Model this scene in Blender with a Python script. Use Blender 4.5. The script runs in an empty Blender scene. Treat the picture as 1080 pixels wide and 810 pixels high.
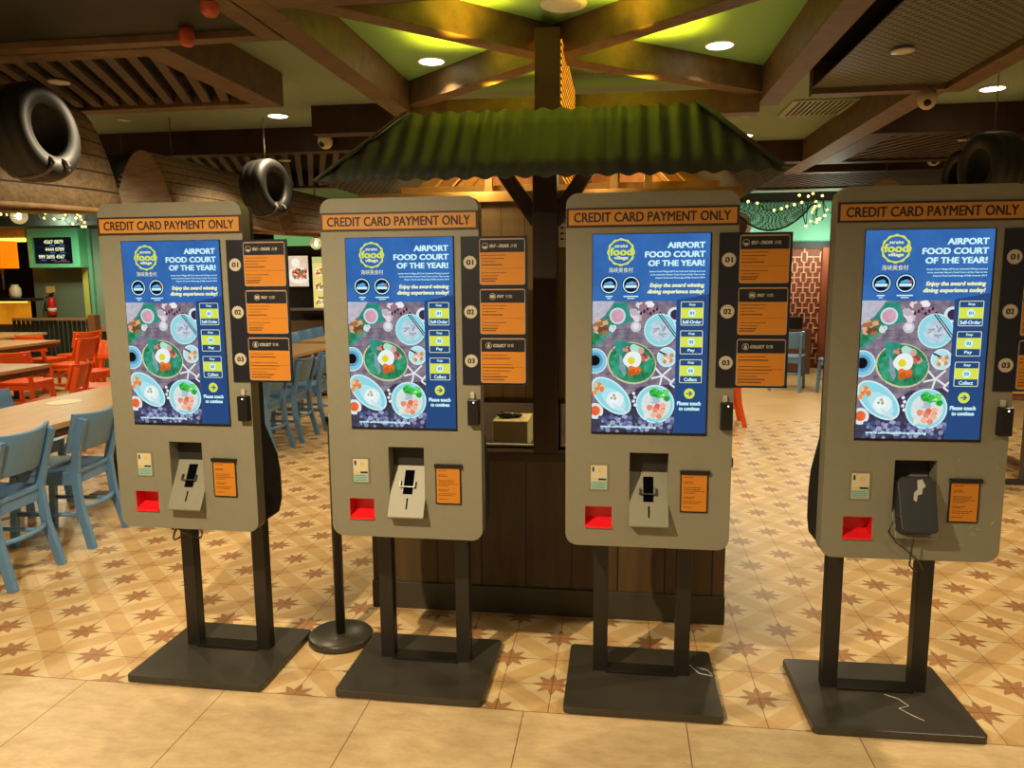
import bpy, bmesh, math, random
from mathutils import Vector, Matrix
random.seed(7)
C = bpy.context.scene.collection
PI = math.pi
# ------------------------------------------------------------------ camera
F, H = 811.0, 1.57
YAW, PITCH, ROLL = math.radians(8.0), math.radians(8.1), math.radians(-0.46)
fw = Vector((-math.sin(YAW)*math.cos(PITCH), math.cos(YAW)*math.cos(PITCH), -math.sin(PITCH)))
r0 = Vector((math.cos(YAW), math.sin(YAW), 0)); u0 = r0.cross(fw)
rt = math.cos(ROLL)*r0 + math.sin(ROLL)*u0
up = -math.sin(ROLL)*r0 + math.cos(ROLL)*u0
cd = bpy.data.cameras.new('camera'); cam = bpy.data.objects.new('camera', cd); C.objects.link(cam)
cd.sensor_fit = 'HORIZONTAL'; cd.sensor_width = 36.0; cd.lens = 36.0*F/1080.0
cd.clip_start = 0.05; cd.clip_end = 100
mw = Matrix((rt, up, -fw)).transposed().to_4x4(); mw.translation = Vector((0, 0, H))
cam.matrix_world = mw
S = bpy.context.scene
S.camera = cam
S.view_settings.view_transform = 'Standard'; S.view_settings.look = 'None'
S.view_settings.exposure = 0.0; S.view_settings.gamma = 1.0; S.view_settings.use_curve_mapping = False

def ray(px, py): return rt*((px-540)/F) - up*((py-405)/F) + fw
def aty(px, py, y):
    d = ray(px, py); t = y/d.y; return Vector((d.x*t, y, H+d.z*t))
def atz(px, py, z):
    d = ray(px, py); t = (z-H)/d.z; return Vector((d.x*t, d.y*t, z))

# ------------------------------------------------------------------ materials
def lin(c):
    c = c/255.0
    return c/12.92 if c <= 0.04045 else ((c+0.055)/1.055)**2.4
def col(r, g, b): return (lin(r), lin(g), lin(b), 1.0)
_m = {}
def M(name, rgb, rough=0.5, metal=0.0, noise=0.0, scale=8.0, spec=0.5, bump=0.0, alpha=None):
    if name in _m: return _m[name]
    m = bpy.data.materials.new(name); m.use_nodes = True; nt = m.node_tree
    b = nt.nodes['Principled BSDF']; c = col(*rgb)
    b.inputs['Base Color'].default_value = c; b.inputs['Roughness'].default_value = rough
    b.inputs['Metallic'].default_value = metal; b.inputs['Specular IOR Level'].default_value = spec
    if noise or bump:
        tc = nt.nodes.new('ShaderNodeTexCoord'); n = nt.nodes.new('ShaderNodeTexNoise')
        n.inputs['Scale'].default_value = scale; n.inputs['Detail'].default_value = 5
        nt.links.new(tc.outputs['Object'], n.inputs['Vector'])
        if noise:
            mx = nt.nodes.new('ShaderNodeMix'); mx.data_type = 'RGBA'
            mx.inputs[6].default_value = tuple(v*(1-noise) for v in c[:3])+(1,)
            mx.inputs[7].default_value = tuple(min(1, v*(1+noise)) for v in c[:3])+(1,)
            nt.links.new(n.outputs['Fac'], mx.inputs[0]); nt.links.new(mx.outputs[2], b.inputs['Base Color'])
        if bump:
            bp = nt.nodes.new('ShaderNodeBump'); bp.inputs['Strength'].default_value = bump; bp.inputs['Distance'].default_value = .01
            nt.links.new(n.outputs['Fac'], bp.inputs['Height']); nt.links.new(bp.outputs['Normal'], b.inputs['Normal'])
    _m[name] = m; return m
def EM(name, rgb, strength=1.0, rgb2=None, scale=40.0, obj=True):
    if name in _m: return _m[name]
    m = bpy.data.materials.new(name); m.use_nodes = True; nt = m.node_tree; nt.nodes.clear()
    o = nt.nodes.new('ShaderNodeOutputMaterial'); e = nt.nodes.new('ShaderNodeEmission')
    e.inputs['Color'].default_value = col(*rgb); e.inputs['Strength'].default_value = strength
    nt.links.new(e.outputs[0], o.inputs[0])
    if rgb2:
        tc = nt.nodes.new('ShaderNodeTexCoord'); n = nt.nodes.new('ShaderNodeTexNoise')
        n.inputs['Scale'].default_value = scale; n.inputs['Detail'].default_value = 6
        mp = nt.nodes.new('ShaderNodeMapRange'); mp.inputs[1].default_value = .3; mp.inputs[2].default_value = .7
        mx = nt.nodes.new('ShaderNodeMix'); mx.data_type = 'RGBA'
        mx.inputs[6].default_value = col(*rgb); mx.inputs[7].default_value = col(*rgb2)
        nt.links.new(tc.outputs['Object'], n.inputs['Vector']); nt.links.new(n.outputs['Fac'], mp.inputs[0])
        nt.links.new(mp.outputs[0], mx.inputs[0]); nt.links.new(mx.outputs[2], e.inputs['Color'])
    _m[name] = m; return m
def WOOD(name, a, b, stretch=(12, 12, 1.2), rough=0.5, plank=None, gap=(20, 14, 8), axis=0, spec=.4):
    """wood grain stretched along the axis with the small factor; plank = board width along 'axis' with dark joints"""
    if name in _m: return _m[name]
    m = bpy.data.materials.new(name); m.use_nodes = True; nt = m.node_tree; L = nt.links.new
    bs = nt.nodes['Principled BSDF']; bs.inputs['Roughness'].default_value = rough; bs.inputs['Specular IOR Level'].default_value = spec
    tc = nt.nodes.new('ShaderNodeTexCoord'); mp = nt.nodes.new('ShaderNodeMapping'); mp.inputs['Scale'].default_value = stretch
    n = nt.nodes.new('ShaderNodeTexNoise'); n.inputs['Scale'].default_value = 2.5; n.inputs['Detail'].default_value = 7; n.inputs['Roughness'].default_value = .65
    cr = nt.nodes.new('ShaderNodeMapRange'); cr.inputs[1].default_value = .3; cr.inputs[2].default_value = .7
    mx = nt.nodes.new('ShaderNodeMix'); mx.data_type = 'RGBA'; mx.inputs[6].default_value = col(*a); mx.inputs[7].default_value = col(*b)
    L(tc.outputs['Object'], mp.inputs[0]); L(mp.outputs[0], n.inputs['Vector']); L(n.outputs['Fac'], cr.inputs[0]); L(cr.outputs[0], mx.inputs[0])
    out = mx.outputs[2]
    if plank:
        sx = nt.nodes.new('ShaderNodeSeparateXYZ'); L(tc.outputs['Object'], sx.inputs[0])
        dv = nt.nodes.new('ShaderNodeMath'); dv.operation = 'DIVIDE'; dv.inputs[1].default_value = plank; L(sx.outputs[axis], dv.inputs[0])
        fr = nt.nodes.new('ShaderNodeMath'); fr.operation = 'FRACT'; L(dv.outputs[0], fr.inputs[0])
        lt = nt.nodes.new('ShaderNodeMath'); lt.operation = 'LESS_THAN'; lt.inputs[1].default_value = .035; L(fr.outputs[0], lt.inputs[0])
        fl = nt.nodes.new('ShaderNodeMath'); fl.operation = 'FLOOR'; L(dv.outputs[0], fl.inputs[0])
        wn = nt.nodes.new('ShaderNodeTexWhiteNoise'); wn.noise_dimensions = '1D'; L(fl.outputs[0], wn.inputs['W'])
        br = nt.nodes.new('ShaderNodeMapRange'); br.inputs[3].default_value = .7; br.inputs[4].default_value = 1.2; L(wn.outputs['Value'], br.inputs[0])
        mv = nt.nodes.new('ShaderNodeMix'); mv.data_type = 'RGBA'; mv.blend_type = 'MULTIPLY'; mv.inputs[0].default_value = 1
        L(out, mv.inputs[6]); L(br.outputs[0], mv.inputs[7])
        mg = nt.nodes.new('ShaderNodeMix'); mg.data_type = 'RGBA'; mg.inputs[7].default_value = col(*gap)
        L(lt.outputs[0], mg.inputs[0]); L(mv.outputs[2], mg.inputs[6]); out = mg.outputs[2]
    L(out, bs.inputs['Base Color'])
    _m[name] = m; return m

# ------------------------------------------------------------------ mesh builder
class MB:
    def __init__(s, *mats): s.bm = bmesh.new(); s.mats = list(mats); s.smooth = False
    def mi(s, m):
        if m is None: return 0
        if m not in s.mats: s.mats.append(m)
        return s.mats.index(m)
    def _f(s, fs, m, sm=False):
        i = s.mi(m)
        for f in fs: f.material_index = i; f.smooth = sm
    def hexa(s, p, m=None):
        v = [s.bm.verts.new(q) for q in p]
        fs = [s.bm.faces.new([v[i] for i in q]) for q in ((0,3,2,1),(4,5,6,7),(0,1,5,4),(1,2,6,5),(2,3,7,6),(3,0,4,7))]
        s._f(fs, m); return s
    def box(s, a, b, m=None, mat=None):
        x0,y0,z0 = a; x1,y1,z1 = b
        p = [Vector(q) for q in ((x0,y0,z0),(x1,y0,z0),(x1,y1,z0),(x0,y1,z0),(x0,y0,z1),(x1,y0,z1),(x1,y1,z1),(x0,y1,z1))]
        if mat: p = [mat@q for q in p]
        return s.hexa(p, m)
    def bar(s, a, b, w, h, m=None, upv=(0,0,1)):
        """rectangular bar from a to b, width w (sideways), height h (along upv)"""
        a = Vector(a); b = Vector(b); d = (b-a).normalized(); u = Vector(upv)
        sd = d.cross(u).normalized()*(w/2); u = sd.cross(d).normalized()*(h/2)
        return s.hexa([a-sd-u, a+sd-u, b+sd-u, b-sd-u, a-sd+u, a+sd+u, b+sd+u, b-sd+u], m)
    def tube(s, pts, r, m=None, n=8, closed=False, caps=True):
        pts = [Vector(p) for p in pts]; k = len(pts); rings = []
        rs = r if isinstance(r, (list, tuple)) else [r]*k
        for i, p in enumerate(pts):
            if closed: d = pts[(i+1) % k]-pts[i-1]
            else: d = pts[min(i+1, k-1)]-pts[max(i-1, 0)]
            d.normalize(); ref = Vector((0,0,1)) if abs(d.z) < .9 else Vector((1,0,0))
            a = d.cross(ref).normalized(); b = d.cross(a)
            rings.append([s.bm.verts.new(p+a*rs[i]*math.cos(2*PI*j/n)+b*rs[i]*math.sin(2*PI*j/n)) for j in range(n)])
        fs = []
        for i in range(k if closed else k-1):
            A, B = rings[i], rings[(i+1) % k]
            for j in range(n): fs.append(s.bm.faces.new((A[j], A[(j+1) % n], B[(j+1) % n], B[j])))
        s._f(fs, m, True)
        if caps and not closed: s._f([s.bm.faces.new(rings[0][::-1]), s.bm.faces.new(rings[-1])], m)
        return s
    def lathe(s, prof, m=None, n=24, mat=None, axis='z', sm=True):
        rings = []
        for r, z in prof:
            ring = []
            for j in range(n):
                t = 2*PI*j/n; p = Vector((r*math.cos(t), r*math.sin(t), z))
                if mat: p = mat@p
                ring.append(s.bm.verts.new(p))
            rings.append(ring)
        fs = []
        for A, B in zip(rings, rings[1:]):
            for j in range(n): fs.append(s.bm.faces.new((A[j], A[(j+1) % n], B[(j+1) % n], B[j])))
        s._f(fs, m, sm)
        s._f([s.bm.faces.new(rings[0][::-1]), s.bm.faces.new(rings[-1])], m)
        return s
    def prism(s, poly, d, m=None):
        """poly: list of 3D points, extruded by vector d"""
        d = Vector(d); A = [s.bm.verts.new(Vector(p)) for p in poly]; B = [s.bm.verts.new(Vector(p)+d) for p in poly]
        n = len(A); fs = [s.bm.faces.new(A[::-1]), s.bm.faces.new(B)]
        for i in range(n): fs.append(s.bm.faces.new((A[i], A[(i+1) % n], B[(i+1) % n], B[i])))
        s._f(fs, m); return s
    def face(s, poly, m=None):
        s._f([s.bm.faces.new([s.bm.verts.new(Vector(p)) for p in poly])], m); return s
    def grid(s, P, m=None, sm=True):
        V = [[s.bm.verts.new(Vector(p)) for p in row] for row in P]; fs = []
        for i in range(len(V)-1):
            for j in range(len(V[0])-1): fs.append(s.bm.faces.new((V[i][j], V[i][j+1], V[i+1][j+1], V[i+1][j])))
        s._f(fs, m, sm); return s
    def sphere(s, c, r, m=None, sx=1, sy=1, sz=1, seg=12):
        mt = Matrix.Translation(Vector(c))@Matrix.Diagonal((sx, sy, sz, 1))
        ret = bmesh.ops.create_uvsphere(s.bm, u_segments=seg, v_segments=max(6, seg//2+2), radius=r, matrix=mt)
        s._f({f for v in ret['verts'] for f in v.link_faces}, m, True); return s
    def addmesh(s, me, mat, m=None):
        off = len(s.bm.verts); s.bm.verts.index_update()
        vs = [s.bm.verts.new(mat@v.co) for v in me.vertices]; i = s.mi(m)
        for p in me.polygons:
            try: f = s.bm.faces.new([vs[k] for k in p.vertices]); f.material_index = i
            except ValueError: pass
        return s
    def build(s, name, parent=None, bevel=0, loc=None, recalc=True, solid=0):
        if recalc: bmesh.ops.recalc_face_normals(s.bm, faces=s.bm.faces[:])
        me = bpy.data.meshes.new(name); s.bm.to_mesh(me); s.bm.free()
        for m in s.mats: me.materials.append(m)
        o = bpy.data.objects.new(name, me); C.objects.link(o)
        if parent: o.parent = parent
        if loc: o.location = loc
        if solid:
            md = o.modifiers.new('solid', 'SOLIDIFY'); md.thickness = solid; md.offset = 0
        if bevel:
            md = o.modifiers.new('bevel', 'BEVEL'); md.width = bevel; md.segments = 2; md.limit_method = 'ANGLE'; md.angle_limit = math.radians(40)
        return o
def tag(o, label, cat, group=None, kind=None):
    o['label'] = label; o['category'] = cat
    if group: o['group'] = group
    if kind: o['kind'] = kind
    return o
def thing(name, label, cat, loc=(0,0,0), rz=0, group=None):
    o = bpy.data.objects.new(name, None); C.objects.link(o); o.location = loc; o.rotation_euler = (0,0,rz); o.empty_display_size = .1
    return tag(o, label, cat, group)
def structure(o): o['kind'] = 'structure'; return o
def kids(o): return [c for c in bpy.data.objects if c.parent is o]
def copy_tree(o, parent=None):
    c = o.copy(); C.objects.link(c)
    if parent: c.parent = parent
    for k in kids(o): copy_tree(k, c)
    return c

# ------------------------------------------------------------------ lettering
_t = {}
def text_mesh(txt, bold=0.0, shear=0.0):
    k = (txt, bold, shear)
    if k in _t: return _t[k]
    c = bpy.data.curves.new('lettering', 'FONT'); c.body = txt; c.size = 1.0; c.offset = bold; c.shear = shear; c.resolution_u = 3
    c.fill_mode = 'FRONT'
    o = bpy.data.objects.new('lettering', c); C.objects.link(o)
    dg = bpy.context.evaluated_depsgraph_get(); dg.update()
    me = bpy.data.meshes.new_from_object(o.evaluated_get(dg))
    bpy.data.objects.remove(o); bpy.data.curves.remove(c)
    xs = [v.co.x for v in me.vertices] or [0, 1]; ys = [v.co.y for v in me.vertices] or [0, 1]
    _t[k] = (me, min(xs), max(xs), min(ys), max(ys)); return _t[k]
def put_text(mb, txt, x0, x1, z0, z1, y, m, bold=0.0, shear=0.0):
    """lettering filling the rectangle x0..x1, z0..z1 in the plane y, read from -y"""
    me, a, b, c, d = text_mesh(txt, 0.0, shear)
    w = bold*(z1-z0)
    sx = (x1-x0-w)/max(b-a, 1e-5); sz = (z1-z0-w*.6)/max(d-c, 1e-5)
    for k, (ox, oz) in enumerate(((0,0),(w,0),(w*.5,w*.6),(w,w*.6)) if bold else ((0,0),)):
        mb.addmesh(me, Matrix(((sx,0,0,x0-a*sx+ox),(0,0,-1,y-k*1e-5),(0,sz,0,z0-c*sz+oz),(0,0,0,1))), m)
    return mb
# flat shapes in a plane y = const facing -y
def clip(poly, x0, x1, z0, z1):
    for ax, lim, sg in ((0,x0,1),(0,x1,-1),(1,z0,1),(1,z1,-1)):
        out = []; n = len(poly)
        for i in range(n):
            p, q = poly[i], poly[(i+1) % n]; a = (p[ax]-lim)*sg; b = (q[ax]-lim)*sg
            if a >= 0: out.append(p)
            if (a >= 0) != (b >= 0):
                t = a/(a-b); out.append((p[0]+(q[0]-p[0])*t, p[1]+(q[1]-p[1])*t))
        poly = out
        if len(poly) < 3: return []
    return poly
def ell(cx, cz, rx, rz=None, rot=0, n=28):
    rz = rx if rz is None else rz
    return [(cx+rx*math.cos(t)*math.cos(rot)-rz*math.sin(t)*math.sin(rot), cz+rx*math.cos(t)*math.sin(rot)+rz*math.sin(t)*math.cos(rot)) for t in [2*PI*i/n for i in range(n)]]
def rrect(x0, x1, z0, z1, r, n=5):
    out = []
    for cx, cz, t0 in ((x1-r, z1-r, 0), (x0+r, z1-r, PI/2), (x0+r, z0+r, PI), (x1-r, z0+r, 1.5*PI)):
        for i in range(n+1):
            t = t0+PI/2*i/n; out.append((cx+r*math.cos(t), cz+r*math.sin(t)))
    return out
def flat(mb, poly, y, m): mb.face([(p[0], y, p[1]) for p in poly], m); return mb
def slab(mb, poly, y, d, m): mb.prism([(p[0], y, p[1]) for p in poly], (0, d, 0), m); return mb
def ring2(mb, outer, inner, y, m):
    n = len(outer)
    for i in range(n):
        a, b, c, d = outer[i], outer[(i+1) % n], inner[(i+1) % n], inner[i]
        mb.face([(a[0],y,a[1]),(b[0],y,b[1]),(c[0],y,c[1]),(d[0],y,d[1])], m)
    return mb

# ------------------------------------------------------------------ palette
body = M('kiosk_paint', (125,121,105), .5, .1, noise=.05, scale=30)
black = M('black_metal', (60,55,47), .34, .1, noise=.15, scale=20)
blackp = M('black_plastic', (14,14,16), .35)
dkbrown = WOOD('dark_brown_wood', (48,30,22), (66,42,30), (3,3,.4), .5)
beamwood = WOOD('beam_wood', (88,68,44), (118,92,60), (5,5,5), .55)
slatwood = WOOD('slat_wood', (66,56,46), (88,75,62), (6,6,6), .6)
darkslat = M('dark_void', (26,19,16), .8)
lightwood = WOOD('light_wood', (190,140,70), (220,170,95), (4,4,4), .55)
plyplank = WOOD('plywood_planks', (142,116,78), (166,136,96), (10,10,.8), .6, plank=.105, gap=(110,76,40))
counterplank = WOOD('counter_planks', (70,54,32), (96,74,44), (9,9,.6), .42, plank=.21, gap=(34,26,16))
tablewood = WOOD('table_wood', (178,136,92), (200,158,112), (8,1,8), .4)
blue = M('blue_paint', (98,140,186), .38, noise=.06, scale=14)
orange = M('orange_paint', (244,92,26), .3, noise=.05, scale=10)

# ================================================================== SETTING
def floor_material():
    m = bpy.data.materials.new('star_tile'); m.use_nodes = True; nt = m.node_tree; L = nt.links.new
    bs = nt.nodes['Principled BSDF']; bs.inputs['Roughness'].default_value = .38; bs.inputs['Specular IOR Level'].default_value = .35
    def mth(op, a, b=None, c=None):
        n = nt.nodes.new('ShaderNodeMath'); n.operation = op
        for i, v in enumerate((a, b, c)):
            if v is None: continue
            if isinstance(v, (int, float)): n.inputs[i].default_value = v
            else: L(v, n.inputs[i])
        return n.outputs[0]
    tc = nt.nodes.new('ShaderNodeTexCoord'); sx = nt.nodes.new('ShaderNodeSeparateXYZ'); L(tc.outputs['Object'], sx.inputs[0])
    T = .193
    u = mth('DIVIDE', mth('SUBTRACT', sx.outputs[0], .7236), T); v = mth('DIVIDE', mth('SUBTRACT', sx.outputs[1], 3.349), T)
    p = mth('MULTIPLY', mth('ADD', u, v), .5); q = mth('MULTIPLY', mth('SUBTRACT', u, v), .5)
    def cen(t): return mth('SUBTRACT', mth('FRACT', mth('ADD', t, .5)), .5)     # -.5..+.5, 0 at an integer
    pc, qc = cen(p), cen(q)
    W = .5-.15
    band = mth('MAXIMUM', mth('GREATER_THAN', mth('ABSOLUTE', pc), W), mth('GREATER_THAN', mth('ABSOLUTE', qc), W))
    bandp = mth('GREATER_THAN', mth('ABSOLUTE', pc), W)
    both = mth('MULTIPLY', bandp, mth('GREATER_THAN', mth('ABSOLUTE', qc), W))
    lu, lv = mth('ADD', pc, qc), mth('SUBTRACT', pc, qc)
    r = mth('SQRT', mth('ADD', mth('MULTIPLY', lu, lu), mth('MULTIPLY', lv, lv)))
    ang = mth('ARCTAN2', lv, lu)
    saw = mth('MULTIPLY', mth('ABSOLUTE', cen(mth('MULTIPLY', ang, 8/(2*PI)))), 2)
    rs = mth('DIVIDE', .225*.42, mth('ADD', .225, mth('MULTIPLY', mth('SUBTRACT', 1.0, saw), .42-.225)))
    rs = mth('ADD', .21, mth('MULTIPLY', mth('POWER', mth('SUBTRACT', 1.0, saw), 1.3), .19))
    star = mth('LESS_THAN', r, rs)
    gu, gv = mth('ABSOLUTE', cen(u)), mth('ABSOLUTE', cen(v))
    grout = mth('LESS_THAN', mth('MINIMUM', gu, gv), .009)
    n = nt.nodes.new('ShaderNodeTexNoise'); n.inputs['Scale'].default_value = 9; n.inputs['Detail'].default_value = 7; n.inputs['Roughness'].default_value = .7
    L(tc.outputs['Object'], n.inputs['Vector'])
    wn = nt.nodes.new('ShaderNodeTexWhiteNoise'); wn.noise_dimensions = '2D'
    cb = nt.nodes.new('ShaderNodeCombineXYZ'); L(mth('FLOOR', u), cb.inputs[0]); L(mth('FLOOR', v), cb.inputs[1]); L(cb.outputs[0], wn.inputs['Vector'])
    def mix(f, a, b, mode='MIX'):
        k = nt.nodes.new('ShaderNodeMix'); k.data_type = 'RGBA'; k.blend_type = mode
        for i, w in ((0, f), (6, a), (7, b)):
            if isinstance(w, (int, float, tuple)): k.inputs[i].default_value = w
            else: L(w, k.inputs[i])
        return k.outputs[2]
    c = mix(band, col(214,186,140), col(202,165,114))
    c = mix(both, c, col(192,152,102))
    c = mix(star, c, col(166,120,80))
    var = mth('ADD', .70, mth('ADD', mth('MULTIPLY', n.outputs['Fac'], .50), mth('MULTIPLY', wn.outputs['Value'], .12)))
    c = mix(1.0, c, var, 'MULTIPLY')
    c = mix(mth('MULTIPLY', grout, .75), c, col(96,60,36))
    L(c, bs.inputs['Base Color'])
    return m
def stone_material():
    m = bpy.data.materials.new('travertine_slab'); m.use_nodes = True; nt = m.node_tree; L = nt.links.new
    bs = nt.nodes['Principled BSDF']; bs.inputs['Roughness'].default_value = .42; bs.inputs['Specular IOR Level'].default_value = .35
    tc = nt.nodes.new('ShaderNodeTexCoord'); mp = nt.nodes.new('ShaderNodeMapping'); mp.inputs['Scale'].default_value = (1, 2.2, 1); L(tc.outputs['Object'], mp.inputs[0])
    n = nt.nodes.new('ShaderNodeTexNoise'); n.inputs['Scale'].default_value = 7; n.inputs['Detail'].default_value = 9; n.inputs['Roughness'].default_value = .72; L(mp.outputs[0], n.inputs['Vector'])
    mr = nt.nodes.new('ShaderNodeMapRange'); mr.inputs[1].default_value = .3; mr.inputs[2].default_value = .7; L(n.outputs['Fac'], mr.inputs[0])
    mx = nt.nodes.new('ShaderNodeMix'); mx.data_type = 'RGBA'; mx.inputs[6].default_value = col(186,154,112); mx.inputs[7].default_value = col(222,194,152); L(mr.outputs[0], mx.inputs[0])
    sp = nt.nodes.new('ShaderNodeSeparateXYZ'); L(tc.outputs['Object'], sp.inputs[0])
    def mth(op, a, b):
        k = nt.nodes.new('ShaderNodeMath'); k.operation = op
        for i, v in ((0, a), (1, b)):
            if isinstance(v, (int, float)): k.inputs[i].default_value = v
            else: L(v, k.inputs[i])
        return k.outputs[0]
    a = mth('FRACT', mth('DIVIDE', mth('ADD', sp.outputs[0], 2.063), .5773), 0)
    b = mth('FRACT', mth('DIVIDE', mth('SUBTRACT', 2.578, sp.outputs[1]), .5773), 0)
    g = mth('MAXIMUM', mth('LESS_THAN', a, .006), mth('LESS_THAN', b, .006))
    m2 = nt.nodes.new('ShaderNodeMix'); m2.data_type = 'RGBA'; m2.inputs[7].default_value = col(120,86,54); L(g, m2.inputs[0]); L(mx.outputs[2], m2.inputs[6])
    L(m2.outputs[2], bs.inputs['Base Color']); return m
XL, XR, YF, YB, CZ = -11.5, 7.5, -2.5, 14.0, 2.8
BY = 2.578; PY = 8.4
structure(MB(floor_material()).box((XL, BY, -.05), (XR, PY, 0)).build('floor'))
structure(MB(stone_material()).box((XL, YF, -.05), (XR, BY, 0)).build('floor'))
structure(MB(WOOD('floor_planks', (196,158,108), (216,180,128), (1,6,6), .4)).box((XL, PY, -.05), (XR, YB, 0)).build('floor'))
ceilm = M('green_ceiling_paint', (134,152,128), .85, noise=.05, scale=2)
structure(MB(ceilm).box((XL, YF, CZ), (XR, YB, CZ+.05)).build('ceiling'))
teal = M('teal_wall_paint', (96,160,132), .7, noise=.06, scale=3)
olive = M('olive_wall_paint', (98,114,96), .75, noise=.06, scale=3)
brownw = M('brown_wall', (60,44,32), .8, noise=.15, scale=3)
structure(MB(brownw).box((XL, YB, 0), (XR, YB+.1, CZ)).build('wall_back'))
structure(MB(brownw).box((XL-.1, YF, 0), (XL, YB, CZ)).build('wall_left'))
structure(MB(brownw).box((XR, YF, 0), (XR+.1, YB, CZ)).build('wall_right'))

# ================================================================== KIOSKS
FY = -.16                       # kiosk face plane (local y)
scr_blue = EM('screen_blue', (60,112,180), 1.0, (50,98,168), 12)
scr_navy = EM('screen_navy', (42,74,126), 1.0)
e_white = EM('screen_white', (205,245,250), 1.0)
e_lime = EM('screen_lime', (214,226,84), 1.0)
e_cream = EM('screen_cream', (236,240,190), 1.0)
e_navyd = EM('screen_dark_navy', (16,26,54), 1.0)
e_pic = {}
def E_(r, g, b, r2=None, g2=None, b2=None, s=60):
    k = (r,g,b,r2,g2,b2)
    if k not in e_pic: e_pic[k] = EM('picture_%d_%d_%d' % (r,g,b) + ('v' if r2 is not None else ''), (r,g,b), 1.0, (r2,g2,b2) if r2 is not None else None, s)
    return e_pic[k]
amber = M('amber_sign', (184,126,52), .45)
amber2 = M('orange_card', (186,116,24), .5)
signframe = M('sign_frame', (52,26,16), .5)
ink = M('ink_brown', (40,16,12), .6)
navy = M('panel_navy', (15,16,28), .4)
cream = M('badge_cream', (176,170,154), .5)
greytrim = M('card_trim', (150,138,120), .4)
redp = M('red_tray', (205,20,30), .35)
darkglass = M('reader_glass', (6,7,11), .9, spec=.02)

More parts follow.
